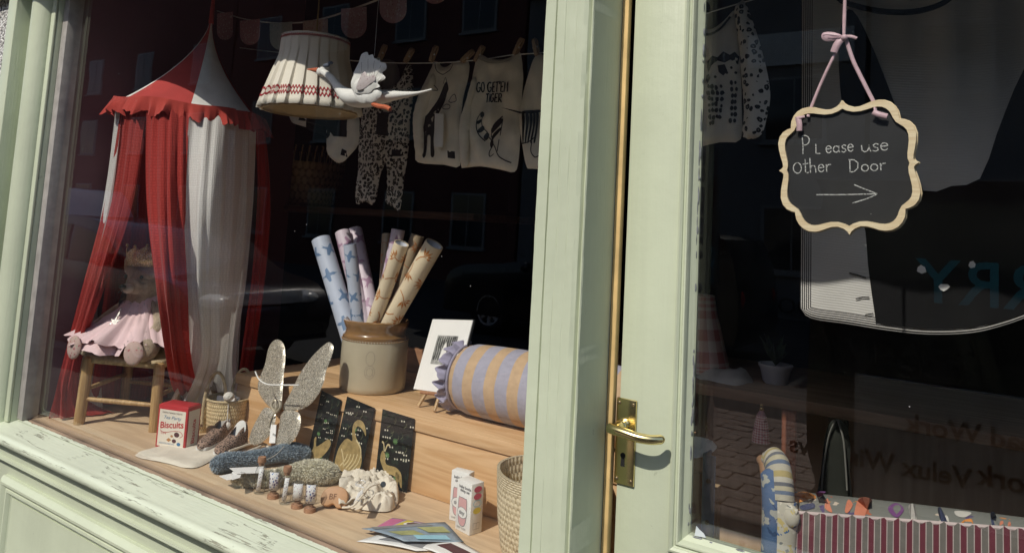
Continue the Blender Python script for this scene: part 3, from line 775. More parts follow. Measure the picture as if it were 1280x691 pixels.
# ------------------------------------------------------------------ striped play canopy
TC = Vector((-2.565, .395, 0)); TR = .262; TZ = 1.85; AP = Vector((-2.50, .395, 2.205))
tc = thing('play_canopy', 'red and white striped circus canopy hanging over the teddy', 'canopy', (TC.x, TC.y, ZF))
def az(a): return Vector((math.cos(R(a)), math.sin(R(a)), 0))
BASE = -94
def tilt(a): return -.015*math.cos(R(a-20))
for k in range(6):
    a0 = BASE+60*k; red = k % 2 == 0; rows = []
    for j in range(19):
        t = j/18; row = []
        for i in range(11):
            a = a0+60*i/10
            rim = TC+az(a)*TR+Vector((0, 0, TZ+tilt(a)))
            h = t; s = h**1.35                       # hollow tent curve
            sag = 1-.05*math.sin(math.pi*t)*(1-abs(i-5)/5)**.7
            p = Vector((lerp(AP.x, TC.x, h), lerp(AP.y, TC.y, h), 0))+az(a)*(TR*s*sag+.004)
            p.z = lerp(AP.z, TZ+tilt(a), h**.80)
            row.append(p)
        rows.append(row)
    b = MB(); b.grid(rows); b.build('roof_panel', m_redroof if red else m_whiteroof, tc)
b = MB(); b.tube([AP+Vector((0, 0, -.012)), AP+Vector((.0, 0, .06)), AP+Vector((.002, 0, .30))], [.010, .007, .006], 8); b.build('hanging_cord', m_redcl, tc)
NF = 240; rows = []
for j in range(7):
    t = j/6; row = []
    for i in range(NF+1):
        a = 360*i/NF
        fl = 1.1*math.sin(a*.27)+.7*math.sin(a*.61+1.)+.45*math.sin(a*1.13+2)
        r = TR+.004+t*.016+t*.011*fl
        row.append(TC+az(a)*r+Vector((0, 0, TZ+tilt(a)+.022-.058*t-.012*t*math.sin(a*.13+fl)+.004*math.sin(a*.11))))
    rows.append(row)
b = MB(); b.grid(rows, False, 20, 1.2); b.build('ruffle', m_redcl, tc)
def sheet(rows, nu, nv, amp, npl, mt, name, ph=0., us=1., vs=1., fade=.35, seed=1):
    """cloth hung through control rows (top to bottom), gathered in folds"""
    rr = [cr(r, 8) for r in rows]
    def at(lst, t):
        x = t*(len(lst)-1); i = min(int(x), len(lst)-2); return lst[i].lerp(lst[i+1], x-i)
    cols = []
    for i in range(nu+1):
        cols.append(cr([at(r, i/nu) for r in rr], 10))
    g = []
    for j in range(nv+1):
        row = []
        for i in range(nu+1):
            p = at(cols[i], j/nv); q0 = at(cols[max(i-1, 0)], j/nv); q1 = at(cols[min(i+1, nu)], j/nv)
            t = (q1-q0); nrm = Vector((t.y, -t.x, 0)); nrm = nrm.normalized() if nrm.length > 1e-9 else Vector((0, -1, 0))
            s = i/nu; A = amp*(fade+(1-fade)*min(1, j/nv*2.2))
            w = math.sin(2*math.pi*npl*s+ph+.7*math.sin(3*j/nv+seed))+.5*math.sin(2*math.pi*npl*1.73*s+ph*2+j/nv*1.5)
            w += .8*noise.noise(Vector((s*npl*.9, j/nv*3, seed)))
            row.append(p+nrm*(A*w)+Vector((0, 0, .25*A*noise.noise(Vector((s*9, j/nv*14, seed+5))))))
        g.append(row)
    b = MB(); b.grid(g, False, us, vs); return b.build(name, mt, tc, ang=80)
def top(a0, a1, n=5): return [TC+az(lerp(a0, a1, i/n))*(TR-.006)+Vector((0, 0, TZ+.005+tilt(lerp(a0, a1, i/n)))) for i in range(n+1)]
def ring(a0, a1, r, z, n=5, c=None): return [(c or TC)+az(lerp(a0, a1, i/n))*r+Vector((0, 0, z)) for i in range(n+1)]
def pts(lst): return [P(x, y, Y=Y) for x, y, Y in lst]
zf = ZF+.006
# far side of the canopy
sheet([top(26+60, 146), ring(86, 146, .27, 1.4), ring(86, 146, .29, zf)], 40, 30, .008, 5, m_whiteg, 'drape', 0, .3, 1, seed=3)
sheet([top(146, 206), ring(146, 206, .27, 1.4), ring(146, 206, .285, zf)], 40, 30, .008, 5, m_redg, 'drape', 1, .3, 1, seed=4)
# white sliver at the left, then the left half of the red front pulled aside
sheet([top(206, 268), pts([(143, 240, .28), (133, 240, .20), (140, 240, .16)]), pts([(125, 380, .3), (110, 370, .22), (112, 370, .165)]), [Vector(p) for p in ((-2.80, .30, zf), (-2.84, .2, zf), (-2.80, .14, zf))]], 30, 40, .006, 3, m_whiteg, 'drape', .4, .25, 1, seed=5)
sheet([top(266, 293), pts([(136, 235, .175), (152, 238, .15), (167, 240, .145)]), pts([(115, 330, .17), (129, 330, .15), (142, 325, .16)]), pts([(91, 420, .16), (101, 420, .15), (110, 412, .20)]),
       pts([(72, 490, .125), (86, 490, .15), (98, 488, .21)]), [Vector(p) for p in ((-2.800, .118, zf), (-2.758, .15, zf), (-2.75, .21, zf), (-2.72, .30, zf))]], 44, 60, .008, 4, m_redg, 'drape', .2, .35, 1.1, seed=6)
# right half of the red front
sheet([top(293, 326), pts([(183, 240, .14), (206, 240, .13), (233, 240, .20)]), pts([(193, 350, .13), (212, 350, .13), (235, 350, .22)]), pts([(205, 430, .22), (220, 430, .22), (238, 428, .30)]),
       pts([(217, 480, .34), (230, 484, .34), (247, 480, .40)]), pts([(232, 505, .50), (241, 506, .50), (252, 502, .52)])], 44, 60, .010, 4.5, m_redg, 'drape', 2., .35, 1.1, seed=7)
# white, then red at the right
sheet([top(326, 386), pts([(231, 250, .20), (264, 250, .235), (296, 250, .42), (315, 250, .56)]), pts([(232, 350, .22), (262, 352, .26), (288, 352, .42), (304, 350, .57)]), pts([(236, 450, .33), (262, 452, .35), (280, 452, .46), (292, 450, .58)]),
       [Vector(p) for p in ((-2.52, .35, zf), (-2.46, .42, zf), (-2.40, .5, zf), (-2.37, .6, zf))]], 64, 60, .009, 5, m_whiteg, 'drape', .9, .5, 1.1, seed=8)
sheet([top(386, 446), [Vector(p) for p in ((-2.36, .57, 1.45), (-2.39, .64, 1.45), (-2.50, .68, 1.45))], [Vector(p) for p in ((-2.40, .57, zf), (-2.42, .64, zf), (-2.52, .68, zf))]], 40, 40, .008, 4, m_redg, 'drape', 1.5, .35, 1, seed=9)
# ------------------------------------------------------------------ doll stool and teddy
L0 = Vector((-2.679, .158, ZF)); R0 = Vector((-2.428, .283, ZF)); bk = Vector((-.165, .245, 0))
zs = .962
stl = thing('stool', 'small rush-seated wooden stool under the teddy', 'stool', (L0+R0)/2+bk/2)
legs = [L0, R0, R0+bk, L0+bk]
cen = (legs[0]+legs[2])/2
for p in legs:
    d = (p-cen)*-.05; hi = p+d+Vector((0, 0, zs-ZF+.004))
    b = MB(); b.tube([p, p.lerp(hi, .5), hi, hi+Vector((0, 0, .006))], [.0175, .0185, .0175, .011], 14); b.build('leg', m_stool, stl)
def rung(i, j, h, r=.0085):
    a, c = legs[i].lerp(cen+Vector((0, 0, 0)), .03), legs[j].lerp(cen, .03)
    a = a+Vector((0, 0, h)); c = c+Vector((0, 0, h)); b = MB(); b.tube([a, a.lerp(c, .5), c], [r*.8, r, r*.8], 10); b.build('rung', m_stool, stl)
rung(0, 1, .085); rung(3, 2, .085); rung(0, 3, .115); rung(1, 2, .115)
m_rush = weave('rush_weave', (.66, .54, .34), (.44, .33, .18), 60, 26)
b = MB(); g = []
for j in range(13):
    g.append([Vector(legs[0].lerp(legs[3], j/12).lerp(legs[1].lerp(legs[2], j/12), i/12))+Vector((0, 0, zs-ZF-.012+.012*math.sin(math.pi*i/12)*math.sin(math.pi*j/12))) for i in range(13)])
b.grid(g); o = b.build('seat', m_rush, stl)
md = o.modifiers.new('thick', 'SOLIDIFY'); md.thickness = .026; md.offset = 1
BC = Vector((-2.672, .352, zs+.012))
fwd = Vector((.42, -.91, 0)).normalized(); side = Vector((.91, .42, 0)).normalized(); zz = Vector((0, 0, 1))
def loc(f, s, h): return BC+(fwd*f+side*s)*1.16+zz*h*.96
m_fur = mat('sandy_fur', (.44, .35, .25), .95, var=.3, vs=45, bump=1., bs=230, bd=.006, sheen=.3)
m_muzz = mat('pale_muzzle', (.50, .43, .34), .95, var=.15, vs=60, bump=.8, bs=260, bd=.004)
m_pad = prints('floral_pad', (.50, .36, .32), [((.36, .12, .13), .22), ((.3, .34, .25), .16)], 55, kind='Object', rough=.9)
m_pink = mat('pink_tulle', (.74, .54, .55), .85, var=.10, vs=14, bump=.3, bs=300, sheen=.4)
m_black = mat('black_plastic', (.01, .01, .01), .25, bump=0)
m_gold = mat('gold_thread', (.55, .38, .15), .35, .8, var=.4, vs=90, bump=.8, bs=200)
m_silver = mat('silver_star', (.5, .48, .44), .3, .8, var=.3, vs=90, bump=.6, bs=200)
td = thing('teddy_bear', 'teddy bear in a pink dress and gold crown sitting on the stool', 'teddy bear', BC)
# the bear: one skinned body
me = bpy.data.meshes.new('body')
sk = [(0, 0, .045, .062), (0, 0, .11, .068), (.003, 0, .17, .050), (.010, 0, .205, .042), (.018, 0, .262, .066), (.026, 0, .300, .058)]
vv = [loc(f, s, h)-BC for f, s, h, r in sk]; rad = [r for *_, r in sk]; ed = [(i, i+1) for i in range(5)]
def chain(start, lst):
    k = start
    for f, s, h, r in lst:
        vv.append(loc(f, s, h)-BC); rad.append(r); ed.append((k, len(vv)-1)); k = len(vv)-1
chain(0, [(.06, .07, .040, .042), (.12, .10, .034, .042), (.165, .118, .036, .050)])
chain(0, [(.06, -.07, .040, .042), (.12, -.088, .034, .042), (.150, -.085, .034, .050)])
chain(2, [(.03, .07, .15, .028), (.07, .10, .10, .026), (.105, .09, .07, .028)])
chain(2, [(.03, -.07, .15, .028), (.07, -.10, .10, .026), (.105, -.09, .07, .028)])
chain(4, [(.07, 0, .252, .033), (.088, 0, .250, .026)])
chain(5, [(.018, .058, .335, .022), (.016, .068, .352, .020)])
chain(5, [(.018, -.058, .335, .022), (.016, -.068, .352, .020)])
me.from_pydata([tuple(v) for v in vv], ed, []); o = bpy.data.objects.new('body', me); COL.objects.link(o); o.parent = td; ORG['body'] = BC
md = o.modifiers.new('skin', 'SKIN'); md.use_smooth_shade = True
for i, sv in enumerate(me.skin_vertices[0].data): sv.radius = (rad[i], rad[i]); sv.use_root = i == 0
md = o.modifiers.new('sub', 'SUBSURF'); md.levels = 2; md.render_levels = 2
me.materials.append(m_fur)
MB().ball(loc(.098, 0, .242), (.022, .022, .018)).build('muzzle', m_muzz, td)
MB().ball(loc(.121, 0, .250), (.012, .012, .009)).build('nose', m_black, td)
for s in (-1, 1): MB().ball(loc(.075, s*.027, .284), .0065).build('eye', m_black, td)
mo = MB(); mo.tube([loc(.121, -.014, .226), loc(.1245, -.006, .231), loc(.124, 0, .240), loc(.1245, .006, .231), loc(.121, .014, .226)], .0016, 6); mo.build('mouth', m_black, td)
for f, s, h in ((.206, .120, .038), (.190, -.086, .036)):
    d = (fwd*.95+side*(.0 if s > 0 else -.35)+zz*.05).normalized(); xx = d.cross(zz).normalized(); m3 = Matrix((xx, d, xx.cross(d))).transposed()
    MB().ball(loc(f, s, h), (.036, .012, .040), 16, 10, m3).build('foot_pad', m_pad, td)
# dress
g = []
prof = [(.000, .212, .040), (.02, .19, .058), (.05, .155, .075), (.09, .115, .098), (.13, .085, .128), (.165, .063, .152), (.185, .042, .162)]
for j, (q, h, r) in enumerate(prof):
    row = []
    for i in range(97):
        a = 2*math.pi*i/96; fr = max(0, math.cos(a)); t = j/6
        fl = .013*t*math.sin(a*11+j*.5)+.010*t*math.sin(a*19+1)+.006*t*math.sin(a*31+j)
        rr_ = r*(1+.25*fr*t)+fl
        hh = h-.012*t*math.sin(a*9)*.6-(.018*t if fr > .3 and abs(math.sin(a)) < .35 else 0)+(.012*t if abs(abs(math.sin(a))-.6) < .25 and fr > 0 else 0)
        row.append(loc(math.cos(a)*rr_, math.sin(a)*rr_*1.02, max(hh, .012)))
    g.append(row)
b = MB(); b.grid([list(cr([g[j][i] for j in range(7)], 4)) for i in range(97)]); dress = b.build('dress', m_pink, td, ang=80)
bv = bvh_of(dress)
g2 = []
for i in range(145):
    a = 2*math.pi*i/144; row = []
    for j in range(5):
        t = j/4; r = lerp(.082, .172, t)*(1+.2*max(0, math.cos(a))*t)+t*(.016*math.sin(a*14+1)+.009*math.sin(a*27))
        row.append(loc(math.cos(a)*r, math.sin(a)*r, max(.018, lerp(.152, .058, t)+.010*t*math.sin(a*9+2)+.004*math.sin(a*33))))
    g2.append(row)
b = MB(); b.grid(g2); b.build('overskirt', m_pink, td, ang=80)
rr = random.Random(3); b = MB()
for k in range(110):
    a = rr.uniform(-1.5, 1.5); h = rr.uniform(.05, .19)
    o_ = loc(math.cos(a)*.4, math.sin(a)*.4, h); d = (loc(0, 0, h)-o_).normalized()
    hit = bv.ray_cast(o_, d)
    if hit[0]: b.ball(hit[0]-d*.0006, .0022, 7, 4)
tag(b.build('sequin', m_silver, dress), kind='stuff')
starf = frame3(loc(.118, -.012, .118), side, (fwd+zz*.5))
sp_ = [((.022 if k % 2 == 0 else .009)*math.sin(k*math.pi/6), (.022 if k % 2 == 0 else .009)*math.cos(k*math.pi/6)) for k in range(12)]
MB().plate(sp_, starf, .004, .009).build('star', m_silver, dress, smooth=False)
MB().plate([(-.003, .02), (.003, .02), (.002, .055), (-.002, .055)], starf, .002, .006).build('wand', m_silver, dress, smooth=False)
# crown
b = MB(); rows = [[], []]
for i in range(61):
    a = 2*math.pi*i/60; h = .345+.035+.026*abs(((i % 12)/6)-1)
    for row, hh, r in ((rows[0], .322, .054), (rows[1], h-.012, .060)): row.append(loc(.022+math.cos(a)*r, math.sin(a)*r, hh))
b.grid(rows); o = b.build('crown', glitter('gold_glitter', (.75, .56, .28), 500), td); o.modifiers.new('thick', 'SOLIDIFY').thickness = .003
b = MB()
for i in range(5):
    a = 2*math.pi*(i*12+6)/60
for k in range(5):
    a = 2*math.pi*k/5
    b.ball(loc(.022+math.cos(a)*.0605, math.sin(a)*.0605, .396), .006, 8, 6)
b.build('bead', m_gold, o)
# hanging veil
b = MB(); rows = []
for j in range(9):
    t = j/8; rows.append([loc(-.02+math.cos(a)*(.058+.05*t), math.sin(a)*(.062+.055*t)+.004*math.sin(a*14), .335-.23*t) for a in [R(70+i*220/40) for i in range(41)]])
b.grid(rows); b.build('veil', mat('pale_tulle', (.50, .42, .42), .9, bump=.2), td)

# ------------------------------------------------------------------ biscuit tin
m_tinred = mat('tin_red', (.46, .03, .035), .35, var=.05, bump=0); m_tincream = mat('tin_cream', (.74, .68, .58), .4, var=.04, bump=0)
m_tblue = mat('print_blue', (.05, .17, .33), .4, bump=0); m_bisc = mat('print_biscuit', (.42, .2, .07), .5, bump=0); m_choc = mat('print_chocolate', (.09, .03, .035), .5, bump=0)
A = P(193.5, 558, Z=ZF); D = Vector((.108, .036, 0)).normalized(); N = Vector((D.y, -D.x, 0)); W_, Dp, H_ = .112, .064, .172*.77
tin = thing('biscuit_tin', 'red and cream biscuit tin with Biscuits in red lettering', 'tin', A+D*W_/2-N*Dp/2)
m3 = Matrix((D, -N, zz)).transposed()
MB().box(A+D*W_/2-N*Dp/2+zz*(H_/2), (W_, Dp, H_), mat=m3).build('box', m_tinred, tin, bevel=.003)
MB().box(A+D*W_/2-N*Dp/2+zz*(H_+.0005), (W_-.008, Dp-.008, .003), mat=m3).build('lid', m_tinred, tin, bevel=.001)
ff0 = frame3(A, D, N); fs0 = frame3(A+D*W_, -N, D)
ff = lambda u, v, d=0: ff0(u, v*.77, d)
fs = lambda u, v, d=0: fs0(u*.67, v*.77, d)
H_, Dp = .172, .095
fr = MB().plate([(.007, .008), (W_-.007, .008), (W_-.007, H_-.018), (.007, H_-.018)], ff, -.002, .0005).build('front_label', m_tincream, tin, smooth=False)
sd_ = MB().plate([(.010, .008), (Dp-.010, .008), (Dp-.010, H_-.016), (.010, H_-.016)], fs, -.002, .0005).build('side_label', m_tincream, tin, smooth=False)
def sub(f, u0, v0, d0=0, rot=0):
    c, s = math.cos(R(rot)), math.sin(R(rot)); return lambda u, v, d=0: f(u0+u*c-v*s, v0+u*s+v*c, d0+d)
text('Biscuits', .036, m_tinred, sub(ff, .0125, .078, .0006, 8), fr, sx=.82, shear=.15, off=.0008)
text('Tea Party', .019, m_tblue, sub(ff, .022, .118, .0006, 0), fr, sx=.9, shear=.3)
text('FRESHLY BAKED TREATS', .0085, m_choc, sub(ff, .018, .140, .0006), fr, sx=.8)
text('ASSORTED BISCUITS', .0085, m_tblue, sub(ff, .014, .018, .0006), fr, sx=.75)
text('TIN', .014, m_tinred, sub(ff, .016, .055, .0006, 5), fr)
strokes([cr([Vector((.014, .072, 0)), Vector((.03, .062, 0)), Vector((.06, .072, 0)), Vector((.09, .071, 0)), Vector((.098, .08, 0)), Vector((.094, .06, 0))], 6)] if False else [[(q.x, q.y) for q in cr([Vector((.014, .072)), Vector((.03, .063)), Vector((.06, .071)), Vector((.088, .074)), Vector((.1, .06)), Vector((.09, .05))], 6)]], .0018, sub(ff, 0, 0, .0009)).build('flourish', m_tinred, fr, smooth=False)
def disc(u, v, r, n=16): return [(u+r*math.cos(2*math.pi*i/n), v+r*math.sin(2*math.pi*i/n)) for i in range(n)]
blobs([disc(.078, .06, .010), disc(.07, .034, .008)], sub(ff, 0, 0, .0008)).build('print', m_choc, fr, smooth=False)
blobs([[(.040, .035), (.050, .044), (.060, .037), (.050, .028)], disc(.06, .052, .005)], sub(ff, 0, 0, .0008)).build('print', m_bisc, fr, smooth=False)
blobs([disc(.088, .024, .007)], sub(ff, 0, 0, .0008)).build('print', m_tblue, fr, smooth=False)
text('Biscuits', .034, m_tinred, sub(fs, .060, .020, .0006, 90), sd_, sx=.95, off=.0008)

# ------------------------------------------------------------------ straw baskets behind the tin
m_straw = weave('straw_weave', (.70, .56, .33), (.48, .36, .18), 56, 26)
m_strawp = mat('straw_rope', (.50, .40, .24), .85, var=.3, vs=60, bump=1., bs=220, bd=.003)
bc = Vector((-2.235, .425, ZF))
bg_ = thing('straw_basket', 'woven straw basket with two hoop handles behind the tin', 'basket', bc)
b = MB(); b.lathe([(.052, .004), (.060, .0), (.064, .03), (.069, .08), (.071, .122), (.067, .122), (.060, .03), (.02, .012)], bc, 40); b.build('bag', m_straw, bg_)
rt = MB(); rt.tube([bc+Vector((math.cos(R(a))*.070, math.sin(R(a))*.070, .123)) for a in range(0, 361, 12)], .0042, 8, False); rt.build('rim', m_strawp, bg_)
for sgn, ang in ((-1, -50), (1, -50)):
    u = az(ang+90); n_ = az(ang)*(-sgn)
    c0 = bc+u*(.035*sgn)+az(ang)*(-.035*sgn)
    arcp = [c0+u*(.036*math.cos(R(a)))+Vector((0, 0, .085+.128*max(0, math.sin(R(a)))**.9))+az(ang)*(.0) for a in range(180, -1, -10)]
    h = MB(); h.tube([arcp[0]-zz*.05]+arcp+[arcp[-1]-zz*.05], .0052, 8); h.build('handle', m_strawp, bg_)
c_ = P(270, 508, Y=.40)
pp = thing('paper_parcel', 'white paper scraps poking out of the hoop-handled straw basket', 'parcel', bc+Vector((0, 0, .06)))
b = MB(); b.box(bc+Vector((.005, -.012, .092)), (.07, .012, .075), R(20)); b.box(bc+Vector((.012, .02, .092)), (.06, .01, .07), R(-15)); b.build('paper', m_paper, pp, bevel=.003)
pm = MB(); pc = bc+Vector((.055, -.04, .142)); pm.ball(pc, (.018, .018, .015)); pm.ball(bc+Vector((.066, -.045, .05)), (.014, .014, .013)); pm.tube([pc, bc+Vector((.066, -.045, .05))], .002, 6)
pm.build('pompom', mat('white_wool', (.66, .63, .58), .95, bump=1., bs=200, bd=.004), bg_)
b2 = Vector((-2.365, .395, ZF))
tb = thing('straw_basket', 'straw basket with one wide brown arched handle, mostly hidden behind the tin', 'basket', b2)
b = MB(); b.lathe([(.055, .002), (.062, .0), (.070, .085), (.066, .085), (.056, .012), (.01, .01)], b2, 36); b.build('bag', m_straw, tb)
u = Vector((.86, .45, 0)).normalized(); rows = []
for s in (-.016, .016):
    rows.append([b2+u*(.070*math.cos(R(a)))+Vector((-u.y, u.x, 0))*s+zz*(.07+.118*math.sin(R(a))) for a in range(180, -1, -9)])
b = MB(); b.grid(rows); o = b.build('handle', mat('tan_leather', (.30, .18, .08), .6, var=.15, bump=.2), tb); o.modifiers.new('thick', 'SOLIDIFY').thickness = .004

# ------------------------------------------------------------------ soft things on the board
def fZ(z0): return lambda u, v, d: Vector((u, v, z0+d))
def pz(lst, z=ZF): return [(q.x, q.y) for q in (P(a, b, Z=z) for a, b in lst)]
def soft(poly, z, t, sp, mt, name, label, cat, rim=.02, wr=.0, seed=0, n=5, wsc=30, back=0., group=None):
    poly = [(q.x, q.y) for q in cr([Vector(p) for p in poly], n, True)] if n else poly
    b = puff(poly, fZ(z), t, sp, rim, back, wr, wsc, seed)
    return tag(b.build(name, mt, ang=80), label, cat, group)
pb = pz([(169, 571), (186, 563), (212, 556), (238, 553), (262, 548), (300, 548), (305, 556), (290, 566), (268, 575), (240, 586), (204, 579)], ZF)
o = soft(pb, ZF+.003, .007, .009, m_linen, 'drawstring_pouch', 'empty cream cotton drawstring pouch lying flat by the board edge', 'pouch', .02, .005, 2)
b = MB()
for lst in ([(286, 563), (300, 558), (316, 553), (326, 558), (312, 565), (296, 572)], [(280, 566), (300, 566), (318, 560), (330, 556), (338, 563)]):
    b.tube(cr([P(x, y, Z=ZF+.022)+Vector((0, 0, random.uniform(-.004, .006))) for x, y in lst], 6), .0038, 8)
b.build('drawstring', m_linen, o)
# baby shoes
m_white_l = mat('fleece_lining', (.66, .65, .62), .95, bump=.8, bs=250, bd=.003)
def shoe(toe, heel, wd, label, lift, lin):
    toe, heel = Vector(toe), Vector(heel); d = (heel-toe); Ls = d.length; d = d.normalized(); s = zz.cross(d).normalized()
    t = thing('baby_shoe', label, 'baby shoe', (toe+heel)/2, 'pair of leopard baby shoes')
    rows = []; op = []
    sec = [(0, .006, .010), (.04, .55, .30), (.12, .82, .42), (.28, 1., .5), (.42, .98, .56), (.5, .95, .66), (.6, .90, .86), (.75, .88, 1.), (.9, .80, 1.06), (.98, .58, 1.08), (1., .05, 1.05)]
    for x, wq, hq in sec:
        c = toe+d*(Ls*x); w2 = wd/2*wq; h = .058*hq; row = []
        for k in range(17):
            a = math.pi*k/16; cx = -math.cos(a); hz = math.sin(a)**.55
            row.append(c+s*(cx*w2)+zz*(h*hz+lift))
        rows.append(row)
    b = MB()
    for j in range(len(rows)-1):            # upper, left open over the ankle
        for k in range(16):
            if .45 < sec[j][0] < .93 and 5 <= k <= 10: continue
            b.face([b.bm.verts.new(p) for p in (rows[j][k], rows[j][k+1], rows[j+1][k+1], rows[j+1][k])])
    bmesh.ops.remove_doubles(b.bm, verts=b.bm.verts, dist=1e-5)
    up = b.build('upper', m_leoshoe, t, ang=80); md = up.modifiers.new('sub', 'SUBSURF'); md.levels = 1; md.render_levels = 1
    md = up.modifiers.new('thick', 'SOLIDIFY'); md.thickness = .003
    so = MB(); so.plate([(q.x, q.y) for q in cr([Vector((toe+d*(Ls*x)+s*(sg*wd/2*wq))[:2]) for x, wq, hq, sg in [(*z_, 1) for z_ in sec[1:-1]]+[(*z_, -1) for z_ in sec[-2:0:-1]]], 3, True)], lambda u, v, dd: Vector((u, v, toe.z+lift+dd)), -.006, .003)
    so.build('sole', m_white_l, t, bevel=.002)
    fo = toe+d*(Ls*.80)+zz*(lift+.050); ff_ = frame3(fo, s, -d+zz*.55)
    puff([(.021*math.cos(R(a)), .012+.034*math.sin(R(a))) for a in range(0, 360, 15)], ff_, .004, .008, .01, 1, .002, 40).build('heel_flap', lin, t, ang=80)
    return t
    tg = MB(); rows = []
    for j in range(9):
        q_ = j/8; rows.append([toe+d*(Ls*(.60-.22*q_))+s*(wd*.36*(i/6-.5)*2*(1-.25*q_**3))+zz*(lift+.045+.055*math.sin(q_*1.5)+.006*(1-(i/3-1)**2)) for i in range(7)])
    rows = [[toe+d*(Ls*(.74+.30*(j/8)))+s*(wd*.44*(i/6-.5)*2*math.sqrt(max(0, 1-max(0, (j/8-.35)/.66)**2.4)))+zz*(lift+.034+.062*(j/8)**1.0-.012*(1-(i/3-1)**2)) for i in range(7)] for j in range(9)]
    tg.grid(rows); o = tg.build('lining', m_white_l, t, ang=80); o.modifiers.new('thick', 'SOLIDIFY').thickness = .004
    return t
shoe(P(249, 563, Z=ZF+.012), P(286, 541, Z=ZF+.012), .052, 'left leopard print baby shoe, its grey lining folded up', .004, mat('grey_suede', (.36, .34, .32), .95, bump=.4))
shoe(P(271, 569, Z=ZF+.012), P(305, 552, Z=ZF+.012), .054, 'right leopard print baby shoe with white fleece lining showing', .004, m_white_l)
# plush bones
def furry(name, label, spine, col, fray, hair, group):
    """plush rattle with two lobes at each end; short pile standing on the skin"""
    t = thing(name, label, 'plush toy', spine[0][0].lerp(spine[-1][0], .5)*1., group)
    b = MB(); allp = []
    for seg in [spine]:
        pt = cr([p for p, r in seg], 8); rd = [x.x for x in cr([Vector((r, 0, 0)) for p, r in seg], 8)]
        b.tube(pt, rd, 20, flat=.85)
        b.ball(pt[0], rd[0]*.97); b.ball(pt[-1], rd[-1]*.97)
    body = b.build('body', mat(name+'_cloth', col, .95, var=.2, vs=40, bump=1., bs=260, bd=.004), t, ang=80)
    rr = random.Random(len(label)); pile = MB(); me = body.data; w0 = ORG[body.name]
    tri = [(p, p.area) for p in me.polygons if p.area > 1e-9]; tot = sum(a for _, a in tri)
    for p, a in tri:
        vs_ = [me.vertices[i].co+w0 for i in p.vertices]; k = a/tot*hair; k = int(k)+(1 if rr.random() < k-int(k) else 0)
        for _ in range(k):
            x, y = rr.random(), rr.random(); q_ = vs_[0].lerp(vs_[1], x).lerp((vs_[3] if len(vs_) > 3 else vs_[2]).lerp(vs_[2], x), y)
            n_ = p.normal.normalized(); dd = (n_+Vector((rr.uniform(-.7, .7), rr.uniform(-.7, .7), rr.uniform(-.6, .6)))).normalized()
            s_ = dd.cross(Vector((rr.random()-.5, rr.random()-.5, rr.random()-.5))).normalized()*.0013
            if q_.z < ZF+.001: continue
            tip = q_+dd*fray*rr.uniform(.6, 1.2); tip.z = max(tip.z, ZF+.0006)
            pile.face([pile.bm.verts.new(q_-s_), pile.bm.verts.new(q_+s_), pile.bm.verts.new(tip)])
    tag(pile.build('pile', mat(name+'_pile', sc3(col, 1.12), .9, var=.25, vs=70, bump=0, sheen=.3), t, smooth=False, merge=False), kind='stuff')
    return t
zb = ZF+.026
def q3(x, y, z): return P(x, y, Z=z)
furry('plush_bone', 'long blue grey plush bone toy, farther from the glass', [(q3(273, 580, zb), .020), (q3(284, 577, zb), .026), (q3(305, 574, zb), .021), (q3(330, 570, zb+.004), .021), (q3(352, 566, zb+.008), .024), (q3(366, 565, zb+.006), .029), (q3(378, 567, zb), .023)], (.27, .33, .38), .0085, 14000, 'plush toys on the board')
furry('plush_bone', 'sage beige plush bone toy behind the glass bottles', [(q3(299, 597, zb-.004), .018), (q3(312, 598, zb-.004), .021), (q3(338, 597, zb-.002), .020), (q3(362, 592, zb), .022), (q3(383, 589, zb+.004), .031), (q3(402, 590, zb+.006), .033), (q3(412, 592, zb), .026)], (.62, .59, .47), .0085, 15000, 'plush toys on the board')
# paper tags on the toys
tg = thing('swing_tag', 'folded white swing tags lying on the blue plush toy', 'tag', q3(305, 590, ZF+.05))
for k, lst in enumerate(([(287, 585), (330, 583), (326, 591), (296, 592)], [(274, 595), (298, 590), (306, 597), (284, 600)], [(290, 590), (303, 588), (300, 597), (290, 600)])):
    z = ZF+(.050, .030, .046)[k]; f_ = lambda u, v, d, z=z: Vector((u, v, z+d))
    MB().plate(pz(lst, z), f_, 0, .0012).build('card', m_paper, tg, smooth=False)
text('hello baby', .010, m_ink, sub(lambda u, v, d: q3(300, 590, ZF+.052)+Vector((u, v*.9, d)), 0, 0, 0, 12), tg)
# wooden teether with white cloth behind
wt = MB(); ctr = P(412, 636, Z=ZF)+Vector((0, .015, .027)); d_ = Vector((.55, -.83, 0)).normalized(); ux = Vector((.83, .55, 0))
ol = [(q.x, q.y) for q in cr([Vector(p) for p in ((-.034, -.004), (-.03, -.020), (-.014, -.024), (0, -.018), (.012, -.027), (.030, -.024), (.036, -.006), (.031, .014), (.012, .024), (-.012, .023), (-.028, .013))], 5, True)]
tilt_f = frame3(ctr, ux, d_+Vector((0, 0, .55)))
wt.plate(ol, tilt_f, -.011, .011); wt = wt.build('wooden_teether', mat('beech', (.46, .25, .12), .55, var=.12, vs=25, bump=.1), bevel=.004, seg=3)
tag(wt, 'round tan wooden block stamped with a small monogram, beside the bottles', 'teether')
m_burn = mat('burnt_stamp', (.16, .07, .03), .7, bump=0)
text('BF', .02, m_burn, sub(tilt_f, -.013, -.008, .0115), wt)
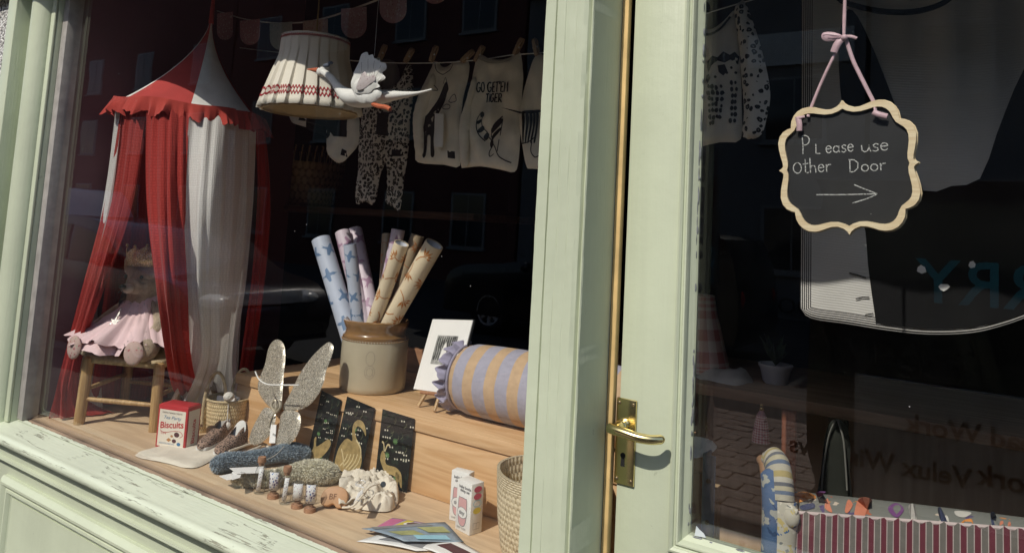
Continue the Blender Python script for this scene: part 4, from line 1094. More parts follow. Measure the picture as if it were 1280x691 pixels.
# crumpled muslin
mz = pz([(424, 600), (440, 597), (468, 597), (490, 600), (497, 612), (498, 628), (488, 640), (462, 640), (432, 634), (418, 630), (424, 616)], ZF)
o = thing('muslin_cloth', 'crumpled cream muslin garment with a dark button', 'cloth', P(458, 625, Z=ZF))
poly = [(q.x, q.y) for q in cr([Vector(p) for p in mz], 5, True)]
b = puff(poly, fZ(ZF+.004), .020, .0045, .022, .0, .0); me_ = b
for v_ in b.bm.verts:
    if v_.co.z > ZF+.008:
        c = v_.co; f_ = noise.noise(Vector((c.x*22+c.y*14, c.y*26-c.x*8, 1.3)))
        f2 = noise.noise(Vector((c.x*60-c.y*38, c.y*44+c.x*20, 4.7))); f3 = noise.noise(Vector((c.x*95, c.y*95, 8.)))
        k_ = min(1, (c.z-ZF)/.02); v_.co.z += k_*(.014*(1-abs(f_)*3)+.010*(1-abs(f2)*3.2)+.004*f3)
        v_.co.x += .005*f2*k_; v_.co.y += .005*f3*k_
b.build('cloth', m_linen, o, ang=80)
fl = MB(); g = []
for j in range(13):
    g.append([P(lerp(424, 462, i/12), lerp(lerp(598, 620, j/12), lerp(595, 612, j/12), i/12), Z=ZF+.040)+Vector((0, 0, .006*math.sin(i*.5+j*.3)+.003*math.sin(i*1.7+j)-.014*(j/12)**2)) for i in range(13)])
fl.grid(g); oo = fl.build('flap', m_linen, o, ang=80); oo.modifiers.new('thick', 'SOLIDIFY').thickness = .003
bt = P(479, 605, Z=ZF+.058); bb = MB(); bm_ = (CAM-bt).normalized().to_track_quat('Z', 'Y').to_matrix(); bb.lathe([(.001, .004), (.006, .004), (.0075, .001), (.0075, -.006)], bt, 18, bm_); bb.build('button', mat('dark_button', (.05, .06, .07), .35, bump=0), o)
b = MB(); b.tube(cr([P(x, y, Z=z_) for x, y, z_ in ((428, 634, ZF+.01), (441, 632, ZF+.02), (452, 620, ZF+.035), (462, 608, ZF+.06), (474, 604, ZF+.064))], 7), .0028, 8)
b.tube(cr([P(x, y, Z=z_) for x, y, z_ in ((420, 616, ZF+.012), (428, 626, ZF+.012), (444, 636, ZF+.010), (456, 630, ZF+.03), (468, 618, ZF+.05))], 7), .0028, 8); b.build('cord', m_linen, o)
lf = [P(x, y, Z=ZF+.050) for x, y in ((442, 628), (447, 618), (453, 615), (453, 622), (447, 630))]
b = MB(); b.face([b.bm.verts.new(p+Vector((0, 0, .004*k))) for k, p in enumerate(lf)]); oo = b.build('label', m_paper, o, smooth=False); oo.modifiers.new('thick', 'SOLIDIFY').thickness = .001
text('GO', .010, m_tblue, lambda u, v, d: P(445, 625, Z=ZF+.062)+Vector((u, v, d)), o)
cl = MB(); cl.tube(cr([P(x, y, Z=ZF+.066) for x, y in ((444, 604), (452, 606), (457, 602), (450, 600), (445, 606), (455, 609))], 5), .0012, 6); cl.build('safety_clip', m_chrome, o)
# bottles
m_cork = mat('cork', (.34, .18, .10), .85, var=.3, vs=90, bump=.6, bs=120)
m_scroll = prints('tiny_scroll', (.76, .75, .74), [((.12, .1, .2), .26), ((.45, .2, .22), .2)], 190, kind='Object')
m_scroll2 = prints('floral_scroll', (.74, .72, .72), [((.10, .05, .14), .36), ((.12, .2, .42), .3)], 150, kind='Object')
BOT = [(324, 619, .085, 0, 'tall corked glass bottle farthest left of the five, thin scroll inside'), (341, 625, .064, 1, 'upside-down glass bottle with floral scroll, second from left'), (356, 632, .085, 0, 'tall corked glass bottle in the middle of the five'),
       (371, 637, .058, 1, 'short upside-down glass bottle with a pale blue scroll, fourth from left'), (387, 642, .064, 1, 'upside-down glass bottle with purple floral scroll, nearest the right')]
for k, (x, y, h, inv, lb) in enumerate(BOT):
    p = P(x, y-3, Z=ZF); t = thing('message_bottle', lb, 'bottle', p, 'tiny message bottles'); r = .0155 if inv else .015
    pr = [(.001, .001), (r*.9, .001), (r, .004), (r, h*.68), (r*.75, h*.80), (r*.55, h*.84), (r*.55, h*.92), (r*.66, h*.95)]
    ck = [(r*.50, h*.86), (r*.60, h*.95), (r*.72, h*.96), (r*.72, h*1.10), (r*.68, h*1.12)]
    fl_ = (lambda z: h*1.12-z) if inv else (lambda z: z)
    b = MB(); b.lathe([(a, fl_(c)) for a, c in pr], p, 22, None, False); b.build('glass_body', m_bglass, t)
    if inv: ck = [(r*.50, h*.86), (r*.62, h*.95), (r*.95, h*.96), (r*1., h*1.10), (r*.98, h*1.119)]
    b = MB(); b.lathe([(a, fl_(c)) for a, c in ck], p, 20); b.build('cork', m_cork, t)
    # scroll: a curled sheet facing the street
    fx = Vector((.80, .6, 0)); fn = Vector((.6, -.80, 0)); b = MB(); wv = .0125 if inv else .0062
    z0, z1 = (h*.34, h*1.06) if inv else (h*.08, h*.78)
    lean = .0 if inv else .006
    b.grid([[p+fx*(math.sin(a)*wv+lean*(z-z0)/h*1.2-lean*.5)+fn*(math.cos(a)*wv*.45+.001)+zz*z for a in [R(-80+i*20) for i in range(9)]] for z in (z0, (z0+z1)/2, z1)], False)
    oo = b.build('scroll', m_scroll if k in (0, 2, 3) else m_scroll2, t); oo.modifiers.new('thick', 'SOLIDIFY').thickness = .0006
    if not inv:
        b = MB(); tw = cr([p+Vector((0, 0, h*1.0)), p+Vector((.012, .01, h*1.06)), p+Vector((.035, .02, h*1.25)), p+Vector((.05, .03, h*1.18 if k else h*1.5))], 5); b.tube(tw, .0006, 5); b.build('twine', m_linen, t)
# ------------------------------------------------------------------ glitter wings
wc = P(349, 514, Y=.40)
wg = thing('fairy_wings', 'silver glitter fairy wings leaning on the step', 'wings', P(340, 556, Z=ZF))
m_glit = glitter('silver_glitter', (.60, .55, .45), 480)
wf = frame3(wc, (1, -.05, 0), (0, -1, .28))
def wpx(lst):      # onto the tilted plane of the wings
    out = []; n_ = Vector((0, -1, .28)).normalized(); u_ = Vector((1, -.05, 0)).normalized(); v_ = n_.cross(u_).normalized()
    for x, y in lst:
        d = (P(x, y, Y=1)-CAM); q_ = CAM+d*((wc-CAM).dot(n_)/d.dot(n_))-wc; out.append((q_.dot(u_), q_.dot(v_)))
    return out
WG = [[(347, 512), (336, 508), (325, 496), (320, 484), (323, 470), (329, 455), (333, 436), (339, 426), (347, 424), (354, 431), (356, 446), (354, 470), (353, 492), (351, 506)],
      [(354, 511), (364, 490), (376, 466), (391, 446), (406, 432), (414, 428), (419, 434), (417, 446), (410, 464), (407, 478), (399, 495), (386, 508), (370, 513)],
      [(345, 516), (345, 528), (338, 544), (326, 554), (316, 556), (311, 550), (314, 538), (322, 522), (330, 510), (338, 510)],
      [(354, 515), (366, 513), (377, 517), (379, 530), (374, 545), (364, 556), (352, 560), (346, 554), (350, 536)]]
for k, w_ in enumerate(WG):
    poly = [(q.x, q.y) for q in cr([Vector(p) for p in wpx(w_)], 4, True)]
    puff(poly, (lambda k: lambda u, v, d: wf(u, v, d+(.004 if k > 1 else 0)))(k), .006, .011, .010, 1, .002, 30, k).build('wing', m_glit, wg, ang=80)
b = MB()
for s_ in (-1, 1): b.tube(cr([wf(0, -.005, .012), wf(.022*s_, .012, .02), wf(.012*s_, .03, .018), wf(0, 0, .014)], 6), .0045, 8)
b.tube(cr([wf(0, 0, .014), wf(-.012, -.03, .014), wf(-.010, -.05, .012)], 5), .003, 6); b.build('bow', mat('silver_ribbon', (.42, .37, .28), .4, .3, var=.3, vs=60), wg)
tp = wpx([(343, 531), (350, 531), (349, 554), (341, 554)])
tt = MB().plate(tp, wf, .013, .0145).build('swing_tag', m_paper, wg, smooth=False)
text('moi', .013, m_ink, sub(wf, tp[3][0]+.004, tp[3][1]+.025, .0146, -4), tt, sx=.9)
b = MB(); b.tube([wf(-.004, -.01, .014), wf(tp[0][0]+.011, tp[0][1]-.004, .0145)], .0008, 5); b.build('string', m_linen, tt)
b = MB(); b.tube(cr([P(x, y, Y=.33) for x, y in ((319, 464), (324, 474), (334, 480), (350, 481), (374, 481))], 6), .0022, 6); b.build('elastic', m_white, wg)

# ------------------------------------------------------------------ three foil cards
m_foilbg = prints('night_forest_print', (.005, .006, .006), [((.012, .022, .015), .30), ((.04, .04, .025), .12)], 46, kind='Object', rough=.45)
m_foil = mat('gold_foil', (.46, .34, .15), .35, .35, var=.3, vs=60, bump=.5, bs=120)
m_fdots = mat('white_foil_dots', (.75, .72, .6), .4, .3, bump=0); m_fgreen = mat('green_foil', (.18, .35, .14), .4, .3, bump=0)
def card(tl, tr, br, bl, label, art):
    a, b_, c, d = P(*tl, Y=SY-.0095), P(*tr, Y=SY-.0095), P(*br, Z=ZF+.002), P(*bl, Z=ZF+.002)
    o = a.lerp(b_, .5); base = d.lerp(c, .5)
    v = (o-base); hh = v.length; v = v.normalized(); u = (b_-a); u = (u-v*u.dot(v)).normalized(); wd_ = ((b_-a).length+(c-d).length)/2
    n = u.cross(v).normalized()
    f = lambda x, y, z=0: base+u*((x-.5)*wd_)+v*(y*hh)+n*z
    t = thing('foil_card', label, 'card', base, 'black foil cards leaning on the step')
    MB().plate([(0, 0), (1, 0), (1, 1), (0, 1)], f, 0, .0016).build('card', m_foilbg, t, smooth=False)
    rr = random.Random(len(label)); dots = []
    for k in range(16):
        x, y = rr.uniform(.06, .94), rr.uniform(.30, .96)
        for q_ in (0, 1): dots.append(disc(x+q_*.075, y+q_*.006, .022, 7))
    dots = [[(x, .5+(y-.5)*.62 if False else y) for x, y in p] for p in dots]
    fd = lambda x, y, z=0: f(x, y, .0019)
    blobs([[(cx+(x-cx), cy+(y-cy)*wd_/hh) for x, y in p] for p in dots for cx, cy in [(sum(q[0] for q in p)/7, sum(q[1] for q in p)/7)]], fd, sp=1).build('dots', m_fdots, t, smooth=False)
    ss = []
    for x, y in ((.5, .62), (.62, .12), (.3, .4)):
        for a_ in range(0, 180, 36): ss.append([(x-.07*math.cos(R(a_)), y-.07*math.sin(R(a_))*wd_/hh), (x+.07*math.cos(R(a_)), y+.07*math.sin(R(a_))*wd_/hh)])
    strokes(ss, .012, fd).build('green_star', m_fgreen, t, smooth=False)
    lf_ = []
    for k in range(9):
        x, y = rr.uniform(.1, .9), rr.uniform(.5, .92); a_ = rr.uniform(.3, 1.4); lf_.append([(x, y), (x+.09*math.cos(a_), y+.06*math.sin(a_)), (x+.12*math.cos(a_+.3), y+.11*math.sin(a_))])
    strokes(lf_, .014, lambda x, y, z=0: f(x, y, .0017)).build('twig', mat('olive_foil', (.12, .13, .07), .45, .3, bump=0), t, smooth=False)
    fa = lambda x, y, z=0: f(x, y, .0021)
    pl, st_ = art
    if pl: blobs([[(q.x, q.y) for q in cr([Vector(p) for p in p_], 5, True)] for p_ in pl], fa, sp=.08).build('gold_print', m_foil, t, smooth=False)
    if st_: strokes([[(q.x, q.y) for q in cr([Vector(p) for p in l], 5)] for l in st_], .028, lambda x, y, z=0: f(x, y, .0024)).build('gold_line', mat('bright_foil', (.80, .68, .40), .3, .4, bump=0) if 'bright_foil' not in bpy.data.materials else bpy.data.materials['bright_foil'], t, smooth=False)
rab = ([[(.10, .05), (.30, .02), (.62, .10), (.86, .24), (.95, .36), (.80, .40), (.55, .30), (.32, .22), (.24, .34), (.16, .30), (.20, .18)]], [])
swan = ([[(.10, .06), (.35, .02), (.75, .04), (.90, .12), (.95, .24), (.86, .38), (.62, .52), (.52, .60), (.58, .68), (.76, .66), (.90, .60), (.86, .68), (.72, .76), (.54, .76), (.42, .68), (.44, .56), (.50, .46), (.30, .46), (.14, .34), (.08, .2)]],
        [[(.88-.11*k, .34-.02*k+.01), (.84-.11*k, .22-.01*k), (.68-.1*k, .08)] for k in range(5)]+[[(.62, .5), (.82, .42), (.9, .30)], [(.2, .3), (.32, .2), (.4, .09)]])
deer = ([[(.14, .44), (.24, .40), (.30, .28), (.60, .28), (.78, .22), (.84, .06), (.80, .05), (.70, .14), (.44, .16), (.36, .06), (.30, .06), (.28, .16), (.20, .22), (.10, .32)], [(.62, .22), (.74, .18), (.70, .04), (.66, .04)]], [[(.20, .44), (.16, .54), (.10, .56)], [(.22, .44), (.28, .54), (.36, .54)]])
card((402.6, 490.6), (426.9, 497), (410, 583), (383, 574), 'leftmost black foil card with a gold leaping hare, behind the glitter wings', rab)
card((432.5, 498), (471, 507), (451, 597), (413, 588), 'black foil card with a gold swan, middle of three', swan)
card((477.5, 512), (520, 522), (508.5, 614), (469, 602), 'rightmost black foil card with a small gold deer', deer)

# ------------------------------------------------------------------ stoneware crock and paper rolls
m_stone = mat('stoneware', (.42, .37, .27), .35, var=.10, vs=7, bump=.1, bs=60, coat=.3)
m_glaze_b = mat('brown_glaze', (.24, .13, .05), .22, var=.3, vs=9, bump=.1, bs=30, coat=.6)
pc = Vector((-1.765, .628, SZ)); pr_ = .108
ck = thing('stoneware_crock', 'large stoneware crock with a brown glazed neck, holding paper rolls', 'crock', pc)
b = MB(); b.lathe([(.02, 0), (pr_*.93, 0), (pr_*.985, .006), (pr_, .02), (pr_*1.005, .09), (pr_, .158), (pr_*.985, .166)], pc, 56); b.build('pot_body', m_stone, ck)
b = MB(); b.lathe([(pr_*.985, .1662), (pr_*.995, .170), (pr_*.99, .175), (pr_*.94, .180), (pr_*.915, .186), (pr_*.92, .196), (pr_*.97, .208), (pr_*1.0, .218), (pr_*1.0, .223), (pr_*.95, .226), (pr_*.86, .216), (pr_*.84, .18), (pr_*.86, .02), (.01, .015)], pc, 56, None, False); b.build('neck', m_glaze_b, ck)
bd_ = MB()
for k in range(72):
    a = 5*k; bd_.ball(pc+az(a)*(pr_*.996)+zz*.1635, (.0032, .0032, .0026), 7, 5)
tag(bd_.build('beading', m_glaze_b, ck), kind='stuff')
sn = az(-52); su = Vector((-sn.y, sn.x, 0)); stf = lambda u, v, d=0: pc+Vector((0, 0, .085+v))+(sn*math.cos(u/pr_)+su*math.sin(u/pr_))*(pr_*1.006)
strokes([[(q[0], q[1]) for q in l] for l in (arc(0, .03, .014, .022, 0, 360, 20), arc(0, -.012, .016, .02, 0, 360, 20), arc(0, -.012, .010, .013, 0, 360, 16), [(-.012, -.022), (.012, -.002)], [(-.012, -.002), (.012, -.022)])], .0014, stf).build('maker_stamp', mat('stamp_grey', (.27, .24, .19), .5, bump=0), ck, smooth=False)
def sprig(name, base, c1, c2):
    return prints(name, base, [(c1, .27), (c2, .20)], 15, dist=1.1, rough=.5)
m_rb = prints('blue_bird_paper', (.46, .50, .60), [((.10, .17, .30), .40), ((.16, .24, .38), .28)], 9, dist=1.3, rough=.5)
m_rp = prints('pink_bird_paper', (.60, .50, .55), [((.30, .17, .26), .40), ((.40, .26, .34), .28)], 9, dist=1.3, rough=.5)
m_ro = prints('orange_leaf_paper', (.66, .57, .42), [((.42, .15, .03), .38), ((.34, .19, .07), .30)], 8, dist=1.5, rough=.5)
m_rod = prints('dark_leaf_paper', (.30, .22, .15), [((.36, .14, .05), .3), ((.12, .07, .04), .2)], 9, dist=1.5, rough=.5)
m_rb = mat('blue_bird_paper', (.46, .51, .62), .5, var=.05, bump=.05); m_rp = mat('pink_bird_paper', (.58, .49, .56), .5, var=.05, bump=.05); m_ro = mat('cream_leaf_paper', (.68, .58, .42), .5, var=.05, bump=.05); m_rod = mat('dark_leaf_paper', (.34, .26, .17), .5, var=.1, bump=.05)
m_bb = mat('bird_blue', (.13, .21, .35), .5, bump=0); m_bp = mat('bird_plum', (.36, .22, .32), .5, bump=0); m_bo = mat('leaf_orange', (.44, .17, .04), .5, var=.3, bump=0); m_bd = mat('leaf_rust', (.36, .14, .05), .5, bump=0)
ROLL = [((401, 299), .60, (432, 400), .60, 12.5, m_rb, 'blue bird print paper roll leaning farthest left'), ((437, 305), .53, (447, 400), .57, 8.5, m_rb, 'narrow blue bird print paper roll standing upright in front'),
        ((428, 290), .68, (455, 400), .66, 10, m_rp, 'pink bird print paper roll behind the narrow blue one'), ((443, 288), .74, (466, 400), .68, 10.5, m_rp, 'wider pink bird print paper roll behind the narrow blue one'),
        ((498, 287), .64, (474, 402), .62, 9, m_rp, 'pink paper roll rising between the orange leaf rolls'), ((502, 304), .56, (466, 402), .58, 10, m_ro, 'cream and orange leaf paper roll just left of the widest'),
        ((484, 293), .74, (478, 402), .68, 7, m_rod, 'dark leaf print roll peeping up behind the pink one'), ((522, 294), .70, (486, 402), .66, 9, m_rod, 'brownish leaf print roll behind the widest orange roll'),
        ((543, 305), .62, (484, 404), .61, 13, m_ro, 'widest cream roll with orange leaves, leaning farthest right')]
for k, (tp_, yt, bt_, yb, rp, mt, lb) in enumerate(ROLL):
    a = P(*tp_, Y=yt); c = P(*bt_, Y=yb)
    d = (c-a).normalized(); r = rp*(a-CAM).dot(FW)/FPX*.93
    lo = a+d*((a.z-(SZ+.022))/max(-d.z, .3))
    v_ = Vector((lo.x-pc.x, lo.y-pc.y)); lim = pr_*.82-r
    if v_.length > lim: lo = Vector((pc.x, pc.y, lo.z))+Vector((v_.x, v_.y, 0)).normalized()*max(lim, .002)
    top_ = a
    d = (lo-top_).normalized(); L_ = (lo-top_).length; m3 = d.to_track_quat('Z', 'X').to_matrix()
    b = MB(); b.lathe([(r*.90, 0), (r, 0), (r, L_*.25), (r, L_*.5), (r, L_*.75), (r, L_)], top_, 26, m3, False)
    o = b.build('paper_roll', mt); tag(o, lb, 'paper roll', 'rolls of gift paper in the crock')
    for l in o.data.uv_layers[0].data: l.uv = (l.uv.x*r*2*math.pi*3.6+k*.37, l.uv.y*L_*3.6)
    # printed birds or leaf sprays, bent round the roll
    tb = set(); U_ = m3@Vector((1, 0, 0)); 
    kd = 0 if mt in (m_rb, m_rp) else 1; pol = []; sz = min(r*1.2, .033); rr = random.Random(k); stalk = []
    nv = int(L_/(sz*2.3)); nu_ = 3
    for j in range(nv):
        for i in range(nu_):
            cu_ = (i+.5*(j % 2)+rr.uniform(-.1, .1))/nu_*2*math.pi*r; cv_ = (j+.6)*L_/nv+rr.uniform(-.2, .2)*sz; an = rr.uniform(0, 6.28); ca, sa = math.cos(an), math.sin(an)
            tr_ = lambda x, y: (cu_+sz*(x*ca-y*sa), cv_+sz*(x*sa+y*ca))
            if kd == 0: pol.append([tr_(x, y) for x, y in ((-1, .16), (-.75, 0), (-1, -.14), (-.35, -.12), (-.12, -.75), (.12, -.7), (.16, -.14), (.55, -.12), (.95, .05), (.5, .2), (.2, .18), (.05, .8), (-.2, .7), (-.3, .14))])
            else:
                for a_ in (-60, -30, 0, 30, 60):
                    c_, s_ = math.cos(R(a_)), math.sin(R(a_)); pol.append([tr_(x*c_-y*s_, x*s_+y*c_) for x, y in ((.08, 0), (.5, .11), (.95, 0), (.5, -.11))])
                stalk.append([tr_(.1, 0), tr_(-.5, .1), tr_(-1.1, -.05)])
    cyl = lambda u, v, d_=0: top_+m3@Vector((math.cos(u/r)*(r+.0004), math.sin(u/r)*(r+.0004), max(.001, min(L_, v))))
    mm_ = {id(m_rb): m_bb, id(m_rp): m_bp, id(m_ro): m_bo, id(m_rod): m_bd}[id(mt)]
    mb_ = blobs(pol, cyl, sp=.007)
    if stalk: strokes([[(q.x, q.y) for q in cr([Vector(p) for p in l], 4)] for l in stalk], .0028, cyl, mb_)
    mb_.build('printed_motif', mm_, o, smooth=False)
    # inner spiral of the roll
    b = MB(); sp = [top_+m3@Vector((math.cos(q_)*r*(.90-.035*q_/6), math.sin(q_)*r*(.90-.035*q_/6), .003)) for q_ in [i*.35 for i in range(54)]]
    b.grid([sp, [p+d*.12 for p in sp]]); b.build('inner_coil', mat('roll_back', (.62, .64, .70), .6, bump=0) if 'roll_back' not in bpy.data.materials else bpy.data.materials['roll_back'], o)

# ------------------------------------------------------------------ mounted print on a small easel
c0 = P(517.5, 486, Y=.585); c1 = P(569, 493, Y=.545); c2 = P(599.5, 404, Y=.62)
c3 = c0+(c2-c1)
pv_u = (c1-c0); pw = pv_u.length; pv_u = pv_u.normalized(); pvv = (P(542, 398, Y=.665)-c0); pvv = pvv-pv_u*pvv.dot(pv_u); ph_ = pvv.length; pvv = pvv.normalized(); pn = pv_u.cross(pvv).normalized()
pf = lambda u, v, d=0: c0+pv_u*u+pvv*v+pn*d
pt_ = thing('mounted_print', 'black and white print in a wide white mount', 'picture', c0.lerp(c1, .5))
MB().plate([(0, 0), (pw, 0), (pw, ph_), (0, ph_)], pf, -.006, -.0002).build('backing', m_ink, pt_, smooth=False)
MB().plate([(.0, .0), (pw-.003, .0), (pw-.003, ph_-.003), (.0, ph_-.003)], pf, 0, .0025).build('mount', m_paper, pt_, smooth=False)
m_art = mat('ink_wash', (.23, .23, .22), .6, var=.95, vs=55, bump=0)
MB().plate([(pw*.25, ph_*.36), (pw*.75, ph_*.36), (pw*.75, ph_*.76), (pw*.25, ph_*.76)], pf, .0026, .0030).build('ink_drawing', m_art, pt_, smooth=False)
wl = []
for k in range(9):
    x = pw*(.30+.05*k); wl.append([(x, ph_*.42), (x+pw*.012, ph_*.52), (x-pw*.006, ph_*(.60+.04*(k % 3))), (x, ph_*.74)])
strokes([[(q.x, q.y) for q in cr([Vector(p) for p in l], 4)] for l in wl], .0036, lambda u, v, d=0: pf(u, v, .0033)).build('tree_trunk', m_ink, pt_, smooth=False)
blobs([[(pw*.42, ph_*.40), (pw*.60, ph_*.40), (pw*.55, ph_*.58), (pw*.5, ph_*.68), (pw*.45, ph_*.58)]], lambda u, v, d=0: pf(u, v, .0035), sp=.02).build('pale_patch', m_white, pt_, smooth=False)
el = thing('tabletop_easel', 'small wooden easel under the mounted print', 'easel', (c0.lerp(c1, .5).x, .6, SZ))
b = MB(); m_ = c0.lerp(c1, .5)
b.tube([pf(pw*.62, .05, -.012), pf(pw*.62, -.015, -.004), Vector((*pf(pw*.66, -.03, .012).xy, SZ+.005))], .005, 8); b.build('leg', m_stool, el)
b = MB(); b.tube([pf(pw*.30, .05, -.012), pf(pw*.30, -.012, -.002), Vector((*pf(pw*.27, -.03, .012).xy, SZ+.005))], .005, 8); b.build('leg', m_stool, el)
b = MB(); hi = pf(pw*.5, ph_*.6, -.012); b.tube([hi, Vector((hi.x-.02, hi.y+.10, SZ+.005))], .005, 8); b.build('leg', m_stool, el)
b = MB(); b.tube([pf(pw*.2, -.006, .001), pf(pw*.8, -.006, .001)], .0055, 8); b.build('ledge', wood('easel_wood', (.40, .2, .1), (.28, .13, .06), 'X', 2, False), el)

# ------------------------------------------------------------------ bolster cushion
m_bol = stripes('bolster_stripes', [(0, (.52, .36, .22)), (.47, (.36, .35, .43))], 13.4)
ax0 = Vector((-1.375, .600, SZ+.1035)); ax1 = Vector((-.79, .620, SZ+.1035)); dx_ = (ax1-ax0).normalized()
bo = thing('bolster_cushion', 'lilac and tan striped bolster cushion with gathered ends', 'cushion', ax0.lerp(ax1, .5)-zz*.1035)
rows = []; N_ = 64
up_ = Vector((0, 0, 1)); sd = dx_.cross(up_).normalized()
prof = [(0, .02), (.0, .05), (.006, .078), (.022, .093), (.05, .101)]+[(x, .1035) for x in (.12, .2, .3, .4, .48)]+[(.535, .101), (.565, .09), (.58, .05), (.58, .01)]
for x, r in prof:
    row = []
    for k in range(N_+1):
        a = 2*math.pi*k/N_; c = ax0+dx_*x
        wv = 1+.012*math.sin(a*3+x*9)+.02*noise.noise(Vector((x*14, math.cos(a)*2, math.sin(a)*2)))
        if x < .03: wv += .02*math.sin(a*16)*(1-x/.03)
        row.append(c+(sd*math.cos(a)+up_*math.sin(a))*(r*wv))
    rows.append(row)
b = MB(); b.grid([[rows[j][k] for j in range(len(rows))] for k in range(N_+1)]); o = b.build('cushion', m_bol, bo, ang=80)
for p in o.data.polygons:
    for li in p.loop_indices:
        co = o.data.vertices[o.data.loops[li].vertex_index].co+ORG[bo.name]
        o.data.uv_layers[0].data[li].uv = ((co-ax0).dot(dx_)+.004*noise.noise(co*18), 0)
rows = []
for j in range(6):
    t_ = j/5; row = []
    for k in range(181):
        a = 2*math.pi*k/180; fl = math.sin(a*17)+.6*math.sin(a*29+1)
        row.append(ax0+dx_*(.004-.022*t_+.012*t_*fl)+(sd*math.cos(a)+up_*math.sin(a))*(.086+.016*t_+.003*fl*t_))
    rows.append(row)
b = MB(); b.grid(rows); o = b.build('frill', mat('lilac_cotton', (.30, .28, .38), .9, var=.1, vs=20, bump=.3), bo, ang=80); o.modifiers.new('thick', 'SOLIDIFY').thickness = .002
for v_ in o.data.vertices:
    if (v_.co.z+ORG[bo.name].z) < SZ+.003: v_.co.z = SZ+.003-ORG[bo.name].z
b = MB(); b.tube([ax0+dx_*.012+(sd*math.cos(R(a))+up_*math.sin(R(a)))*.091 for a in range(0, 361, 8)], .004, 8, False); b.build('piping', bpy.data.materials['lilac_cotton'], bo)

# ------------------------------------------------------------------ two small white boxes
m_rose = mat('print_rose', (.62, .36, .36), .5, var=.03, bump=0); m_pinkd = mat('print_pink', (.60, .10, .17), .5, bump=0); m_cyan = mat('print_cyan', (.30, .55, .66), .5, bump=0); m_yel = mat('print_yellow', (.66, .55, .08), .5, bump=0); m_greyp = mat('print_grey', (.25, .25, .26), .5, bump=0)
def carton(bl, br, hpx, dep, label, side_marks):
    a = P(*bl, Z=ZF+.0005); c = P(*br, Z=ZF+.0005); u = (c-a); w_ = u.length; u = u.normalized(); n = Vector((u.y, -u.x, 0))
    h = P(hpx[0], hpx[1], X=None, Y=a.y).z-ZF
    t = thing('small_carton', label, 'box', a+u*w_/2-n*dep/2, 'white cartons at the front of the window')
    MB().box(a+u*w_/2-n*dep/2+zz*h/2, (w_, dep, h), mat=Matrix((u, -n, zz)).transposed()).build('carton', m_white, t, bevel=.0015)
    f = frame3(a, u, n); g = frame3(c, -n, u)
    k = w_/.105
    rr_ = [(w_*.18+x, h*.14+y) for x, y in [(q.x, q.y) for q in cr([Vector(p) for p in ((.0, .02), (.012*k, 0), (.045*k, 0), (.057*k, .02), (.057*k, h*.50), (.045*k, h*.53), (.012*k, h*.53), (0, h*.50))], 4, True)]]
    fl = lambda x, y, d=0: f(x, y, .0007)
    blobs([rr_], fl).build('rose_panel', m_rose, t, smooth=False)
    strokes([rr_+rr_[:1]], .0016, lambda x, y, d=0: f(x, y, .0009)).build('panel_outline', m_greyp, t, smooth=False)
    cx, cy = w_*.18+.0285*k, h*.38
    blobs([[(cx+.018*math.cos(i*.4), cy+.013*math.sin(i*.4)) for i in range(15)]], lambda x, y, d=0: f(x, y, .0010)).build('badge', m_white, t, smooth=False)
    strokes([[(cx+.018*math.cos(i*.4), cy+.013*math.sin(i*.4)) for i in range(17)]], .0012, lambda x, y, d=0: f(x, y, .0012)).build('badge_outline', m_greyp, t, smooth=False)
    text('tiny', .013, m_greyp, sub(f, cx-.011, cy-.004, .0013), t, off=.0004)
    text('baby bottle', .010, m_greyp, sub(f, w_*.16, h*.86, .0008), t, off=.0002); text('sleep set', .010, m_greyp, sub(f, w_*.24, h*.79, .0008), t, off=.0002)
    text('BABY SLEEP', .0065, m_greyp, sub(f, w_*.14, h*.06, .0008), t)
    if side_marks:
        for kk, (mm, zq) in enumerate(((m_pinkd, .88), (m_pinkd, .74), (m_cyan, .60), (m_yel, .46))):
            e = [(dep*.5+dep*.32*math.cos(i*.4), h*zq+.0075*math.sin(i*.4)) for i in range(16)]
            if mm is m_cyan: strokes([e+e[:1]], .0016, lambda x, y, d=0: g(x, y, .0009)).build('printed_oval', mm, t, smooth=False)
            else: blobs([e], lambda x, y, d=0: g(x, y, .0008)).build('printed_oval', mm, t, smooth=False)
        strokes([[(dep*.25, h*.22), (dep*.75, h*.22), (dep*.75, h*.1), (dep*.25, h*.1), (dep*.25, h*.22)], [(dep*.5, h*.22), (dep*.5, h*.1)]], .0008, lambda x, y, d=0: g(x, y, .0008)).build('printed_mark', m_greyp, t, smooth=False)
    return a, u, n, w_, h
carton((568.5, 660), (586.5, 669.5), (570, 597), .040, 'white carton with a rose panel and pink blue yellow ovals on its side', True)
carton((561, 649), (583, 655), (565, 587), .028, 'plain white carton half hidden behind the one with ovals', False)

